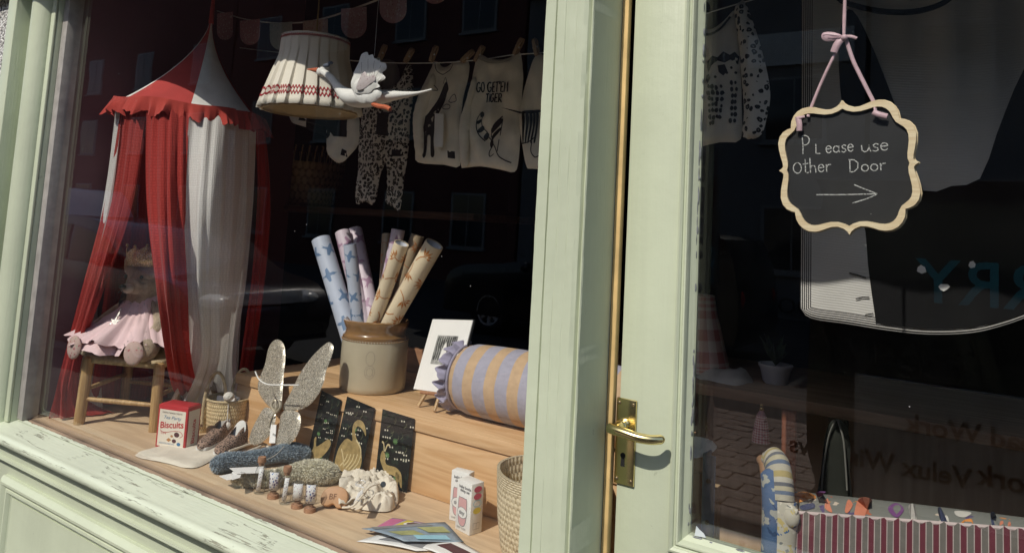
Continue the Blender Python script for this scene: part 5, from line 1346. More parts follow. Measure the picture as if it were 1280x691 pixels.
# ------------------------------------------------------------------ basket by the mullion, and leaflets
rb = Vector((-.905, .345, ZF)); t = thing('seagrass_basket', 'pale seagrass basket by the mullion, cut by the window edge', 'basket', rb)
m_sea = weave('seagrass', (.70, .60, .42), (.50, .40, .25), 60, 48)
b = MB(); b.lathe([(.085, .003), (.098, 0), (.108, .03), (.118, .10), (.124, .17), (.126, .198), (.119, .198), (.110, .1), (.095, .012), (.01, .008)], rb, 60, None, False, lambda a, z: 1+.012*math.sin(a*5+z*20)); b.build('basket', m_sea, t)
def leaflet(corners, z, cols, label, art, kind='leaflet'):
    p = [P(*c, Z=ZF+z) for c in corners]; u = p[1]-p[0]; v = p[3]-p[0]; base = (p[0]+p[2])*.5
    t = thing('leaflet', label, kind, base, 'leaflets on the window board')
    f = lambda a, b_, d=0: p[0]+u*a+v*b_+(p[2]-p[1]-p[3]+p[0])*(a*b_)+zz*(d+.006*math.sin(a*2.4+b_*1.7))
    g = MB(); g.grid([[f(i/10, j/8, 0) for i in range(11)] for j in range(9)]); o = g.build('sheet', cols[0], t); o.modifiers.new('thick', 'SOLIDIFY').thickness = .0008
    for k, (poly, mm) in enumerate(art):
        blobs([[(q.x, q.y) for q in cr([Vector(a) for a in poly], 4, True)] if len(poly) > 4 else poly], lambda a, b_, d=0, k=k: f(a, b_, .0012+.0005*k), sp=.12).build('printed_shape', mm, t)
    return f, t
m_lil = mat('print_lilac', (.42, .30, .46), .5, var=.1, bump=0); m_magn = mat('print_magenta', (.55, .16, .30), .5, var=.1, bump=0); m_sky2 = mat('print_slate', (.24, .30, .36), .5, var=.25, vs=40, bump=0); m_olive = mat('print_olive', (.35, .36, .16), .5, var=.2, vs=40, bump=0)
leaflet([(446, 676), (520, 690), (600, 684), (500, 664)], .002, [m_paper], 'white leaflet underneath the others with a grey panel', [([(.2, .2), (.9, .2), (.9, .7), (.2, .8)], m_greyp)])
leaflet([(520, 682), (560, 700), (610, 692), (570, 678)], .004, [m_paper], 'white leaflet with a dark photo strip at the picture bottom', [([(.2, .35), (.95, .3), (.95, .75), (.2, .7)], m_choc)])
leaflet([(462, 664), (520, 662), (548, 653), (490, 650)], .006, [m_lil], 'pink and lilac leaflet with a dark oval at the back of the pile', [([(0, .1), (.35, .05), (.3, .9), (.02, .9)], m_magn), ([(.38, .15), (.55, .2), (.55, .85), (.38, .9)], m_yel), (disc(.72, .5, .22), m_paper), (disc(.72, .5, .16), m_choc)])
leaflet([(452, 660), (505, 678), (580, 674), (556, 655)], .014, [m_sky2], 'blue grey photo leaflet fanned over the pile', [([(.45, .1), (.7, .15), (.7, .5), (.45, .45)], m_olive), ([(.02, .1), (.22, .05), (.22, .8), (.05, .7)], m_greyp), ([(.3, .55), (.6, .6), (.6, .92), (.3, .9)], m_olive), ([(.74, .3), (.95, .25), (.95, .8), (.74, .8)], m_cyan)])

# ------------------------------------------------------------------ pleated lampshade
lc = Vector((-1.843, .345, 1.825)); HS = .232
lm = thing('lampshade', 'hanging cream pleated lampshade with red zigzag braid', 'lampshade', lc)
m_shade = mat('cream_pleats', (.76, .71, .62), .9, var=.05, vs=10, bump=.3, bs=300)
m_braid = mat('red_braid', (.34, .02, .03), .8, bump=.2)
NPL = 22; n_ = NPL*8
def shade_pt(a, t):
    r = lerp(.107, .156, t**.8) if t < .97 else .156; r = lerp(.106, .108, t/.28) if t < .28 else lerp(.108, .160, ((t-.28)/.72)**.92)
    ph = (a/(2*math.pi)*NPL) % 1; fold = (ph-.5)*.9; k = (.0015+.010*max(0, t-.1))
    r += k*(ph*1.6-.8 if ph < .86 else lerp(.576, -.8, (ph-.86)/.14))
    return lc+Vector((math.cos(a)*r, math.sin(a)*r, HS*(1-t)))
b = MB(); b.grid([[shade_pt(2*math.pi*i/n_, j/12) for i in range(n_+1)] for j in range(13)]); o = b.build('pleated_cloth', m_shade, lm, ang=35); o.modifiers.new('thick', 'SOLIDIFY').thickness = .001
b = MB(); b.lathe([(.092, HS-.01), (.105, .06), (.146, .002), (.148, -.004), (.143, -.004)], lc, 60, None, False); b.build('lining', mat('warm_lining', (.60, .47, .28), .9, bump=0), lm)
def zig(t0, amp, ph, wd, nm):
    b = MB(); A_ = []; B_ = []
    for i in range(NPL*8*2+1):
        a = 2*math.pi*i/(NPL*16); tt_ = t0+amp*(1 if (i+ph) % 4 < 2 else -1)*(1 if True else 0)
        c = Vector((math.cos(a), math.sin(a), 0))
        A_.append(shade_pt(a, tt_-wd)+c*.0016); B_.append(shade_pt(a, tt_+wd)+c*.0016)
    b.grid([A_, B_]); b.build(nm, m_braid, lm)
zig(.045, .010, 0, .010, 'braid'); zig(.775, .016, 0, .014, 'braid'); zig(.845, .016, 2, .014, 'braid')
b = MB(); b.tube([lc+zz*(HS-.01), lc+zz*(HS+.08), lc+zz*.95], .0025, 8)
b.build('flex', mat('ochre_flex', (.30, .22, .08), .7), lm)
b = MB()
for a in (30, 150, 270): b.tube([lc+zz*(HS-.004), lc+az(a)*.105+zz*(HS-.004)], .0016, 6)
b.tube([lc+az(a)*.106+zz*(HS-.004) for a in range(0, 361, 12)], .002, 6, False); b.build('wire_frame', m_chrome, lm)

# ------------------------------------------------------------------ cloth stork
YS = .185; m_stork = mat('white_felt', (.76, .75, .72), .95, var=.06, vs=25, bump=.4, bs=220); m_orange = mat('orange_felt', (.50, .13, .06), .9, bump=.3)
bt_ = [(x, y) for x, y in ((540, 112), (520, 117), (490, 120), (462, 122), (440, 122), (425, 112), (416, 100), (408, 93), (400, 88))]
sk_ = thing('stuffed_bird', 'white cloth stork with orange beak flying under the lampshade', 'stuffed bird', P(465, 138, Y=YS))
b = MB(); b.tube(cr([P(x, y, Y=YS) for x, y in bt_], 6), [x.x for x in cr([Vector((v, 0, 0)) for v in (.003, .006, .017, .032, .030, .017, .0125, .0125, .011)], 6)], 18, flat=.8); hd = P(402, 90, Y=YS); b.ball(hd, (.016, .013, .014)); b.build('body', m_stork, sk_, ang=80)
b = MB(); b.tube([P(398, 88, Y=YS), P(392, 87.5, Y=YS), P(384, 87, Y=YS)], [.0075, .0055, .0012], 10); b.build('beak', m_orange, sk_)
b = MB(); b.tube([P(400.5, 84.5, Y=YS-.006), P(399.5, 93, Y=YS-.006)], .004, 8); b.build('face_stripe', m_ink, sk_)
b = MB(); b.ball(P(408, 82, Y=YS), (.014, .006, .006), 10, 7); b.ball(P(413, 79, Y=YS), (.010, .005, .005), 10, 7); b.build('crest', mat('slate_felt', (.10, .12, .16), .9), sk_)
wpoly = [(445, 118), (441, 108), (444, 94), (450, 80), (454, 69), (461, 66), (463, 70), (468, 69), (470, 74), (476, 73), (478, 79), (484, 80), (485, 87), (480, 92), (484, 98), (478, 103), (470, 107), (479, 114), (476, 124), (462, 130), (448, 127)]
puff([(q.x, q.y) for q in cr([Vector(p) for p in pxs(wpoly, YS-.03)], 3, True)], fY(YS-.036), .007, .010, .010, 1, .004, 30).build('wing', m_stork, sk_, ang=80)
w2 = [(447, 117), (444, 108), (449, 100), (458, 98), (466, 99), (474, 96), (479, 99), (474, 104), (477, 109), (469, 112), (463, 117)]
puff([(q.x, q.y) for q in cr([Vector(p) for p in pxs(w2, YS-.04)], 3, True)], fY(YS-.046), .005, .010, .008, 1, .003, 30).build('wing', m_stork, sk_, ang=80)
strokes([pxs(l, YS-.05) for l in ([(452, 78), (452, 92), (450, 104)], [(460, 74), (460, 88), (457, 98)], [(468, 76), (466, 90), (463, 98)], [(476, 82), (472, 92), (468, 98)])], .0016, fY(YS-.050)).build('wing_stitch', mat('grey_stitch', (.34, .33, .32), .9, bump=0), sk_, smooth=False)
ipoly = [(447, 112), (452, 98), (458, 90), (462, 96), (470, 94), (471, 101), (464, 106), (456, 112)]
ip = puff([(q.x, q.y) for q in cr([Vector(p) for p in pxs(ipoly, YS-.047)], 3, True)], fY(YS-.053), .003, .010, .008, 1).build('wing_patch', prints('tiny_floral', (.52, .46, .46), [((.3, .2, .22), .25)], 130, kind='Object'), sk_, ang=80)
b = MB(); b.tube(cr([P(x, y, Y=YS-.03) for x, y in ((466, 130), (474, 133), (482, 134), (488, 137))], 4), .006, 8); b.build('foot', m_orange, sk_)
b = MB(); b.tube([P(468, 70, Y=YS-.02), P(468, 70, Y=YS-.02)+zz*.5], .0005, 5); b.build('thread', m_white, sk_)

# ------------------------------------------------------------------ bunting
YBU = .50
bl = cr([P(x, y, Y=YBU) for x, y in ((272, 14), (284, 18), (310, 25), (345, 29), (380, 28), (410, 22), (440, 12), (470, 1), (500, -12), (560, -40))], 6)
bu = thing('bunting', 'faded floral bunting with round tongued flags across the window top', 'bunting', P(380, 60, Y=YBU))
b = MB(); b.tube(bl, .005, 8, flat=.5); b.build('tape', mat('pale_tape', (.45, .42, .38), .9), bu)
fm = [prints('bunting_floral_%s' % n_, c, [(c2, .3), (c3, .2)], 90, kind='Object', rough=.9) for n_, c, c2, c3 in (('rose', (.34, .17, .17), (.42, .32, .28), (.2, .1, .1)), ('sage', (.30, .31, .27), (.36, .35, .3), (.2, .22, .2)), ('pink', (.42, .26, .28), (.5, .42, .4), (.3, .12, .14)), ('warm', (.36, .26, .2), (.3, .14, .12), (.42, .36, .3)))]
for cx, cy, wpx_, hpx_, k in ((283, 17, 20, 34, 0), (314, 26, 25, 31, 0), (353, 29.5, 28, 34, 1), (396, 26, 31, 42, 3), (444, 11, 32, 38, 2), (493, -8, 34, 38, 2), (545, -32, 34, 38, 0)):
    poly = [(cx-wpx_/2, cy+1), (cx+wpx_/2, cy-1.5)]+[(cx+wpx_/2*math.cos(R(a)), cy+hpx_-wpx_/2+wpx_/2*math.sin(R(a))) for a in range(0, 181, 15)]
    puff([(x, y) for x, y in pxs(poly, YBU)], fY(YBU-.006), .0015, .02, .02, 1, .004, 20, k).build('flag', fm[k], bu)

# ------------------------------------------------------------------ clothes line
YL = .66
ln = thing('clothes_line', 'thin cord strung across the window for baby clothes', 'cord', P(560, 75, Y=YL))
lp_ = cr([P(x, y, Y=YL) for x, y in ((300, 60), (400, 72), (470, 78), (540, 79), (600, 75), (640, 69), (680, 66), (760, 58))], 5)
b = MB(); b.tube(lp_, .0018, 6); b.build('cord', m_white, ln)
lpb = bpy.data.objects
def peg(x, y, rot, label):
    c = P(x, y, Y=YL-.006); t = thing('clothes_peg', label, 'clothes peg', c, 'wooden pegs on the clothes line')
    u = Vector((math.cos(R(rot)), 0, math.sin(R(rot)))); s_ = Vector((-u.z, 0, u.x))
    for sg in (-1, 1):
        b = MB(); b.plate([(-.026, .003), (.018, .0045), (.030, .002), (.030, .0055), (.020, .010), (-.02, .0085), (-.028, .006)], lambda p, q_, d: c+u*p+Vector((0, -1, 0))*(q_*sg)+s_*d, -.0065, .0065); b.build('prong', m_peg, t, bevel=.001, seg=1)
    b = MB(); b.tube([c+s_*.008+Vector((0, -.004, 0)), c-s_*.008+Vector((0, -.004, 0))], .0035, 8); b.build('spring', m_chrome, t)
for x, y, rt_, lb in ((478, 66, 65, 'peg holding the leftmost white baby top'), (511, 70, 55, 'peg gripping the right strap of the leopard dungarees'), (542, 68, 68, 'peg at the left shoulder of the giraffe jumper'), (584, 71, 35, 'tilted peg between the giraffe and tiger jumpers'), (599, 68, 60, 'peg at the left shoulder of the tiger jumper'), (648, 59, 62, 'peg at the right shoulder of the tiger jumper'), (670, 60, 105, 'peg nearest the mullion')):
    peg(x, y, rt_, lb)
def garment(name, label, cat, poly, Y, mt, t=.010, smooth_n=3, extra=None, wr=.013, seed=0, sp=.011):
    pp_ = pxs(poly, Y); pp_ = [(q.x, q.y) for q in cr([Vector(p) for p in pp_], smooth_n, True)]
    z0 = min(p[1] for p in pp_); x_ = sum(p[0] for p in pp_)/len(pp_)
    g = thing(name, label, cat, (x_, Y, z0), 'baby clothes on the line')
    o = puff(pp_, fY(Y), t, sp, .022, .8, wr, 24, seed).build('cloth', mt, g, ang=80)
    return g, o, bvh_of(o)
def ink(g, bv, lines, wpx_, Y, name='print', mt=None, sm=4):
    w_ = wpx_*(P(600, 150, Y=Y)-CAM).dot(FW)/FPX
    L_ = [[(q.x, q.y) for q in cr([Vector(p) for p in pxs(l, Y)], sm)] if sm else pxs(l, Y) for l in lines]
    strokes(L_, w_, lambda u, v, d=0: Vector((u, Y-.1, v)), None, bv, YD).build(name, mt or m_ink, g, smooth=False)
def patch(g, bv, polys, Y, name='print', mt=None, sm=3):
    L_ = [[(q.x, q.y) for q in cr([Vector(p) for p in pxs(l, Y)], sm, True)] if sm else pxs(l, Y) for l in polys]
    blobs(L_, lambda u, v, d=0: Vector((u, Y-.1, v)), bv, YD).build(name, mt or m_ink, g, smooth=False)
YJ = YL
# tiger jumper
g, o, bv = garment('baby_jumper', 'cream jumper reading GO GET EM TIGER with a striped cat drawing', 'jumper',
    [(594, 78), (597, 71), (603, 69), (612, 74), (624, 75), (638, 72), (645, 66), (650, 66), (653, 80), (654, 100), (652, 130), (651, 165), (648, 200), (643, 215), (625, 212), (600, 208), (580, 210), (577, 208), (575, 190), (574, 165), (576, 148), (581, 130), (588, 108)], YJ, m_cream, seed=1)
bl_ = lambda s_, x, y, h: hand(s_, x, y, h)
def handpx(s_, x, y, h, adv, slant):   # lettering laid out on the cloth, in metres
    w0 = P(x, y, Y=YJ); k = (P(x, y-h, Y=YJ)-w0); e = (P(x+10, y+slant*10, Y=YJ)-w0)
    sc_ = k.length; dx = Vector((e.x, e.z)).normalized()
    return [[(w0.x+dx.x*a*sc_*adv, w0.z+dx.y*a*sc_*adv+b_*sc_) for a, b_ in l] for l in hand(s_, 0, 0, 1)]
for s_, x, y, h, ad in (("GO GET'EM", 598, 116.5, 12.5, .61), ('TIGER', 609, 129, 11, .68)):
    L_ = handpx(s_.replace('O', 'Q'), x, y, h, ad, -.02)
    strokes(L_, .0046, lambda u, v, d=0: Vector((u, YJ-.1, v)), None, bv, YD).build('lettering', m_ink, g, smooth=False)
ink(g, bv, [[(602, 143), (598, 150), (598, 160), (602, 170), (608, 177)], [(608, 146), (605, 152), (606, 160), (611, 166)], [(602, 143), (606, 141), (608, 146)], [(612, 172), (617, 180), (613, 190), (614, 196), (620, 193)], [(617, 180), (622, 186), (627, 196), (634, 201), (641, 204)], [(615, 172), (620, 158), (630, 146)], [(627, 170), (630, 150)], [(625, 190), (626, 175)]], 1.3, YJ)
patch(g, bv, [[(603, 141), (609, 142), (609, 147), (603, 147)], [(598, 152), (605, 150), (605, 153), (599, 156)], [(600, 163), (606, 158), (608, 162), (602, 167)], [(606, 172), (610, 166), (613, 169), (609, 176)], [(617, 162), (628, 149), (630, 153), (618, 167)], [(616, 171), (627, 160), (627, 164), (617, 175)], [(613, 180), (616, 174), (618, 180), (615, 186)]], YJ)
ink(g, bv, [[(577, 145), (583, 150), (584, 170), (583, 200)], [(600, 74), (612, 79), (625, 80), (640, 76)]], .5, YJ, 'seam', mat('seam_shadow', (.33, .29, .22), .9, bump=0))
def sleeve(g, poly, Y, mt, seed=1):
    puff([(q.x, q.y) for q in cr([Vector(p) for p in pxs(poly, Y)], 3, True)], fY(Y), .011, .010, .016, .8, .005, 18, seed).build('sleeve', mt, g, ang=80)
sleeve(g, [(589, 102), (593, 95), (596, 104), (592, 122), (588, 140), (587, 165), (586, 190), (585, 208), (578, 207), (575, 190), (574, 165), (576, 146), (582, 128)], YJ-.014, m_cream, 11)
# giraffe jumper
g, o, bv = garment('baby_jumper', 'cream jumper with a spotted giraffe and two clouds', 'jumper',
    [(540, 84), (542, 77), (548, 78), (553, 84), (560, 83), (567, 78), (576, 76), (586, 78), (586, 95), (580, 118), (577, 140), (576, 170), (575, 207), (555, 206), (522, 203), (519, 190), (518, 170), (517, 150), (518, 138), (523, 120), (530, 104)], YJ+.012, m_cream, seed=2)
patch(g, bv, [[(531, 195), (530, 165), (532, 150), (540, 140), (548, 128), (554, 115), (558, 106), (562, 104), (563, 112), (560, 118), (556, 132), (550, 148), (546, 160), (546, 178), (545, 195), (541, 195), (541, 172), (536, 172), (536, 195)]], YJ+.012)
patch(g, bv, [[(541, 150), (545, 146), (543, 153)], [(549, 136), (552, 133), (551, 139)], [(537, 158), (540, 155), (540, 161)], [(533, 166), (536, 164), (535, 170)], [(555, 122), (558, 119), (557, 125)], [(543, 162), (545, 160), (545, 166)], [(545, 142), (548, 139), (547, 144)], [(533, 178), (535, 177), (535, 183)]], YJ+.010, 'giraffe_spot', mat('spot_gap', (.45, .40, .32), .9, bump=0))
ink(g, bv, [[(536, 111), (540, 106), (545, 107), (548, 110), (550, 114), (543, 114), (536, 113)], [(562, 127), (566, 121), (571, 119), (573, 127), (566, 129), (562, 127)], [(556, 134), (560, 131), (565, 133), (564, 137), (557, 137), (556, 134)], [(556, 106), (560, 98), (562, 106)], [(546, 80), (549, 90), (556, 94), (564, 90), (568, 82)]], .9, YJ+.012)
patch(g, bv, [[(563, 189), (571, 190), (571, 199), (563, 198)]], YJ+.012, 'sewn_label', None, 0)
sleeve(g, [(536, 100), (542, 92), (545, 104), (540, 120), (533, 138), (530, 160), (529, 192), (520, 191), (517, 172), (516, 150), (518, 136), (525, 118)], YJ, m_cream, 12)
def swing(px0, py0, px1, py1, Y, parent, mt, nm='swing_tag', n=None):
    MB().plate(pxs([(px0, py0), (px1, py0+.5), (px1-1, py1), (px0-1, py1-.5)], Y), fY(Y), 0, .002).build(nm, mt, parent, smooth=False)
swing(544, 142, 555, 184, YJ-.016, g, m_white)
# zebra top, cut off by the mullion
g, o, bv = garment('baby_jumper', 'cream jumper with a striped animal, half hidden by the mullion', 'jumper',
    [(668, 72), (676, 68), (690, 74), (712, 70), (722, 80), (724, 140), (722, 208), (700, 212), (665, 211), (658, 208), (653, 185), (650, 160), (650, 140), (655, 110), (662, 88)], YJ, m_cream, seed=3)
patch(g, bv, [[(652, 140), (674, 138), (676, 141), (653, 143)]]+[[(655+4*k, 142), (658+4*k, 142), (659+4*k, 160), (656+4*k, 178), (654+4*k, 178), (656.5+4*k, 160)] for k in range(5)], YJ)
ink(g, bv, [[(653, 180), (664, 178), (672, 172)], [(668, 178), (667, 190), (671, 197), (676, 195)]], 1.2, YJ)
# leopard dungarees
g, o, bv = garment('baby_dungarees', 'leopard print baby dungarees hanging by one strap', 'dungarees',
    [(502, 96), (508, 82), (514, 82), (516, 96), (517, 112), (515, 130), (512, 165), (510, 190), (506, 222), (500, 262), (491, 258), (482, 252), (485, 232), (484, 210), (481, 205), (474, 225), (468, 255), (456, 252), (445, 254), (447, 220), (449, 180), (452, 145), (458, 120), (463, 108), (466, 100), (474, 108), (484, 112), (494, 106)], YL+.03, m_leo, seed=4, t=.014)
patch(g, bv, [[(476, 140), (490, 142), (488, 171), (475, 169)]], YL+.03, 'black_tag', None, 0)
ink(g, bv, [[(480, 165), (482, 185), (482, 205)]], .5, YL+.03, 'seam')
patch(g, bv, [[(493, 188), (505, 188), (504, 196), (493, 196)]], YL+.03, 'sewn_label', None, 0)
# white tops to the left
g, o, bv = garment('baby_shirt', 'white baby top partly hidden behind the leopard dungarees', 'top',
    [(412, 150), (424, 146), (436, 144), (448, 146), (450, 160), (448, 180), (436, 196), (424, 204), (410, 193), (408, 172)], YL+.06, m_cream, seed=5)
patch(g, bv, [[(421, 146), (437, 147), (436, 172), (420, 171)]], YL+.06, 'black_tag', None, 0); patch(g, bv, [[(429, 186), (436, 189), (435, 197), (428, 194)]], YL+.06, 'sewn_label', None, 0)
patch(g, bv, [[(409, 152), (416, 150), (415, 170), (409, 172)]], YL+.06, 'dark_panel')
g, o, bv = garment('baby_shirt', 'small cream baby top just under the lampshade', 'top', [(362, 140), (376, 142), (395, 145), (406, 147), (401, 152), (396, 161), (386, 160), (372, 156), (364, 152)], YL+.06, m_cream, seed=6)
patch(g, bv, [[(377, 144), (385, 145), (384, 152), (376, 151)]], YL+.06, 'sewn_label', None, 0)
g, o, bv = garment('baby_shirt', 'cream top, darkened as if shaded, between the stork and the leopard dungarees, on the line', 'top', [(474, 78), (484, 74), (496, 80), (500, 100), (496, 118), (478, 116), (470, 100)], YL+.05, mat('cream_shadow_jersey', (.16, .15, .14), .95), seed=7)  # cream jersey with its shade put into the colour
# big basket far back on the left
bk_ = P(375, 258, Y=1.35); t = thing('wicker_basket', 'large wicker basket in the dim back left of the display', 'basket', bk_)
b = MB(); b.lathe([(.13, 0), (.17, .02), (.20, .12), (.215, .22), (.205, .22), (.16, .03), (.01, .02)], bk_, 48, None, False); b.build('bowl', weave('dark_wicker', (.60, .42, .22), (.36, .24, .12), 40, 16), t)
b = MB()
for k in range(40):
    a = k*9; b.tube([bk_+az(a)*.208+zz*.21, bk_+az(a+3)*.214+zz*.30], .004, 6)
tag(b.build('upright_cane', weave('cane', (.66, .54, .34), (.45, .34, .2), 2, 8), t), kind='stuff')
sh = MB().span(bk_.x-.6, bk_.x+1.3, 1.12, 1.6, bk_.z-.03, bk_.z-.001).build('wall_shelf', wood('dark_shelf', (.10, .06, .04), (.06, .035, .02), 'X', .6, False), None, bevel=.003)
tag(sh, 'dark shelf board under the large wicker basket', 'shelf')
# ------------------------------------------------------------------ chalkboard sign inside the door glass
YSG = .185
sc0 = P(1058, 209, Y=YSG); sU = (P(1147, 203, Y=YSG)-P(971, 213.5, Y=YSG)); sw_ = sU.length/2; sU = sU.normalized()
sV = Vector((0, -1, 0)).cross(sU)*-1; sV = Vector((-sU.z, 0, sU.x)); sh_ = (P(1048, 126, Y=YSG)-P(1060, 291, Y=YSG)).length/2
sfn = lambda u, v, d=0: sc0+sU*u+sV*v+Vector((0, -d, 0))
sg = thing('hanging_sign', 'black chalkboard sign with wavy pale wood frame reading Please use Other Door', 'sign', sfn(0, -sh_))
qt = [(0, 1.01), (.03, .96), (.08, .918), (.16, .886), (.25, .89), (.33, .915), (.41, .944), (.49, .957), (.58, .946), (.66, .905), (.72, .84), (.757, .765), (.768, .70), (.772, .652), (.825, .638), (.895, .60), (.95, .53), (.978, .43), (.97, .32), (.948, .21), (.925, .12), (.918, .06), (.94, .03), (.985, 0)]
out = [(x*sw_, y*sh_) for x, y in qt]
full = out+[(x, -y) for x, y in reversed(out[:-1])]+[(-x, -y) for x, y in out[1:]]+[(-x, y) for x, y in reversed(out[1:-1])]
def inset(poly, d):
    n = len(poly); res = []
    for i in range(n):
        a, b_, c = Vector(poly[i-1]), Vector(poly[i]), Vector(poly[(i+1) % n])
        t1, t2 = (b_-a).normalized(), (c-b_).normalized(); n1, n2 = Vector((t1.y, -t1.x)), Vector((t2.y, -t2.x)); m_ = (n1+n2)
        m_ = m_.normalized(); k = d/max(.55, m_.dot(n1)); res.append((b_.x+m_.x*k, b_.y+m_.y*k))
    return res
m_fw = wood('sign_frame_wood', (.76, .64, .43), (.66, .52, .32), 'X', 3., False, .6)
def soften(p, k=3):
    for _ in range(k): p = [((p[i-1][0]+2*p[i][0]+p[(i+1) % len(p)][0])/4, (p[i-1][1]+2*p[i][1]+p[(i+1) % len(p)][1])/4) for i in range(len(p))]
    return p
inn = inset(soften(full, 2), .0098)
MB().ringplate(full, inn, sfn, 0, .008).build('frame', m_fw, sg, bevel=.0012, seg=1)
MB().ringplate([(x*1.018, y*1.018) for x, y in full], inset(soften(full, 4), .004), sfn, -.006, -.0005).build('frame_back', m_fw, sg, bevel=.001, seg=1)
m_chalkb = mat('chalkboard', (.012, .012, .013), .75, var=.35, vs=12, bump=.05)
MB().plate([(x*.985, y*.985) for x, y in full], sfn, -.005, .002).build('board', m_chalkb, sg, smooth=False)
m, t, bb_ = newmat('chalk'); q = NT(t); t.links.new(q.ramp(q.noise(q.coord('Object'), 420, 3), [(.36, (.12, .12, .12)), (.58, (.62, .62, .6))]), bb_.inputs['Base Color']); bb_.inputs['Roughness'].default_value = .95
m_chalk = m
def spx(x, y):
    d = (P(x, y, Y=YSG)-sc0); return d.dot(sU), d.dot(sV)
lines = []
for s_, x, y, hx_, h, ad in (('P', 1003, 193, 1, 24, .85), ('L', 1020, 192.5, 1, 17, .8), ('ease', 1032.5, 192, 1, 18.5, 1.02), ('use', 1077, 190.5, 1, 19, 1.22), ('Other', 992, 217.5, 1, 20, 1.0), ('Door', 1062, 215.5, 1, 18.5, 1.12)):
    u0, v0 = spx(x, y); k = h/FPX*(sc0-CAM).dot(FW)
    lines += [[(u0+a*k*ad, v0+b_*k) for a, b_ in l] for l in hand(s_, 0, 0, 1)]
lines += [[(q.x, q.y) for q in cr([Vector(spx(*p)) for p in l], 4)] for l in ([(1021, 243.5), (1050, 243.5), (1072, 243), (1096, 242.5)], [(1068, 231), (1080, 236), (1097, 242.5)], [(1097, 242.5), (1085, 248), (1066, 254)])]
strokes([[(a, b_) for a, b_ in l] for l in lines], .0017, lambda u, v, d=0: sfn(u, v, .0023)).build('chalk_writing', m_chalk, sg, smooth=False)
m_rib = mat('pink_satin_ribbon', (.56, .38, .42), .45, var=.12, vs=60, bump=.2, bs=200, sheen=.4)
def ribbon(pts_, wd_, name='ribbon', tw=0.):
    c = cr(pts_, 7); rows = []
    for i, p in enumerate(c):
        t_ = (c[min(i+1, len(c)-1)]-c[max(i-1, 0)]).normalized(); s_ = t_.cross(Vector((math.sin(tw*i/len(c)), -math.cos(tw*i/len(c)), 0))).normalized()
        rows.append([p-s_*wd_/2, p+Vector((0, -.0008, 0)), p+s_*wd_/2])
    b = MB(); b.grid(rows); o = b.build(name, m_rib, sg, ang=80); o.modifiers.new('thick', 'SOLIDIFY').thickness = .0006; return o
yr = YSG-.002
pp2 = lambda x, y, Y=yr: P(x, y, Y=Y)
ribbon([pp2(1055, -120), pp2(1055.5, -40), pp2(1056, 0), pp2(1055, 25), pp2(1055, 46)], .0052, tw=.5)
ribbon([pp2(1058, -120), pp2(1057, 0), pp2(1056, 46)], .0035, tw=1.2)
ribbon([pp2(1054, 48), pp2(1040, 75), pp2(1026, 105), pp2(1013, 137), pp2(1010, 146, yr-.008)], .0055, tw=.4)
ribbon([pp2(1057, 48), pp2(1066, 75), pp2(1074, 92), pp2(1084, 112), pp2(1093, 130), pp2(1094, 138, yr-.008)], .0065, tw=.7)
puff([(q.x, q.y) for q in cr([Vector(p) for p in pxs([(1055, 47), (1047, 42), (1036, 40), (1028, 42), (1027, 48), (1033, 52), (1044, 51)], yr-.006)], 4, True)], fY(yr-.006), .003, .003, .008, .8, .003, 90).build('bow', m_rib, sg, ang=80)
strokes([[(q.x, q.y) for q in cr([Vector(p) for p in pxs(l, yr)], 4)] for l in ([(1054, 47), (1045, 46), (1035, 45), (1030, 46)], [(1053, 48), (1044, 48.5), (1036, 49)])], .0012, fY(yr-.0098)).build('bow_crease_shade', mat('ribbon_fold_shade', (.36, .22, .26), .6, bump=0), sg, smooth=False)  # shade of the bow's crease drawn as darker strokes
ribbon([pp2(1056, 46, yr-.004), pp2(1064, 46, yr-.006), pp2(1071, 48.5, yr-.004)], .006, 'bow')
ribbon([pp2(1053, 48, yr-.006), pp2(1046, 56, yr-.008), pp2(1042, 66, yr-.006)], .012, 'bow')
ribbon([pp2(997, 146, yr-.010), pp2(999, 155, yr-.011), pp2(999, 164, yr-.010)], .010, 'ribbon_end'); ribbon([pp2(996, 148, yr-.0105), pp2(1006, 146, yr-.0115)], .005, 'ribbon_end')
ribbon([pp2(1091, 140, yr-.010), pp2(1098, 143, yr-.012), pp2(1109, 146, yr-.010)], .010, 'ribbon_end')
b = MB(); b.ball(pp2(1055.5, 47, yr-.007), (.006, .005, .0055), 12, 8); b.build('knot', m_rib, sg)

# ------------------------------------------------------------------ big grey cloth with a cat
YC = .76
gc = thing('hanging_blanket', 'large grey knitted cloth with a black cat head and striped hem behind the sign', 'blanket', P(1200, 415, Y=YC))
m, t, bb_ = newmat('grey_knit'); q = NT(t)
sx_ = q.n('SeparateXYZ', i_0=q.coord('UV')); hem = q.math('GREATER_THAN', q.math('MINIMUM', q.math('MINIMUM', sx_.outputs[0], q.math('SUBTRACT', 1., sx_.outputs[0])), q.math('MINIMUM', sx_.outputs[1], 5.)), .036)
dd = q.math('MINIMUM', q.math('MINIMUM', sx_.outputs[0], q.math('SUBTRACT', 1., sx_.outputs[0])), sx_.outputs[1])
ln_ = q.math('GREATER_THAN', q.math('FRACT', q.math('MULTIPLY', dd, 165.)), .5)
c_ = q.mix(hem, q.mix(ln_, (.03, .03, .03), (.62, .6, .58)), q.ramp(q.noise(q.coord('Object'), 6, 4), [(.3, (.52, .51, .49)), (.7, (.60, .59, .57))]))
t.links.new(c_, bb_.inputs['Base Color']); bb_.inputs['Roughness'].default_value = .95
t.links.new(q.bump(q.math('SINE', q.math('MULTIPLY', sx_.outputs[1], 900.)), .3, .001), bb_.inputs['Normal']); m_gknit = m
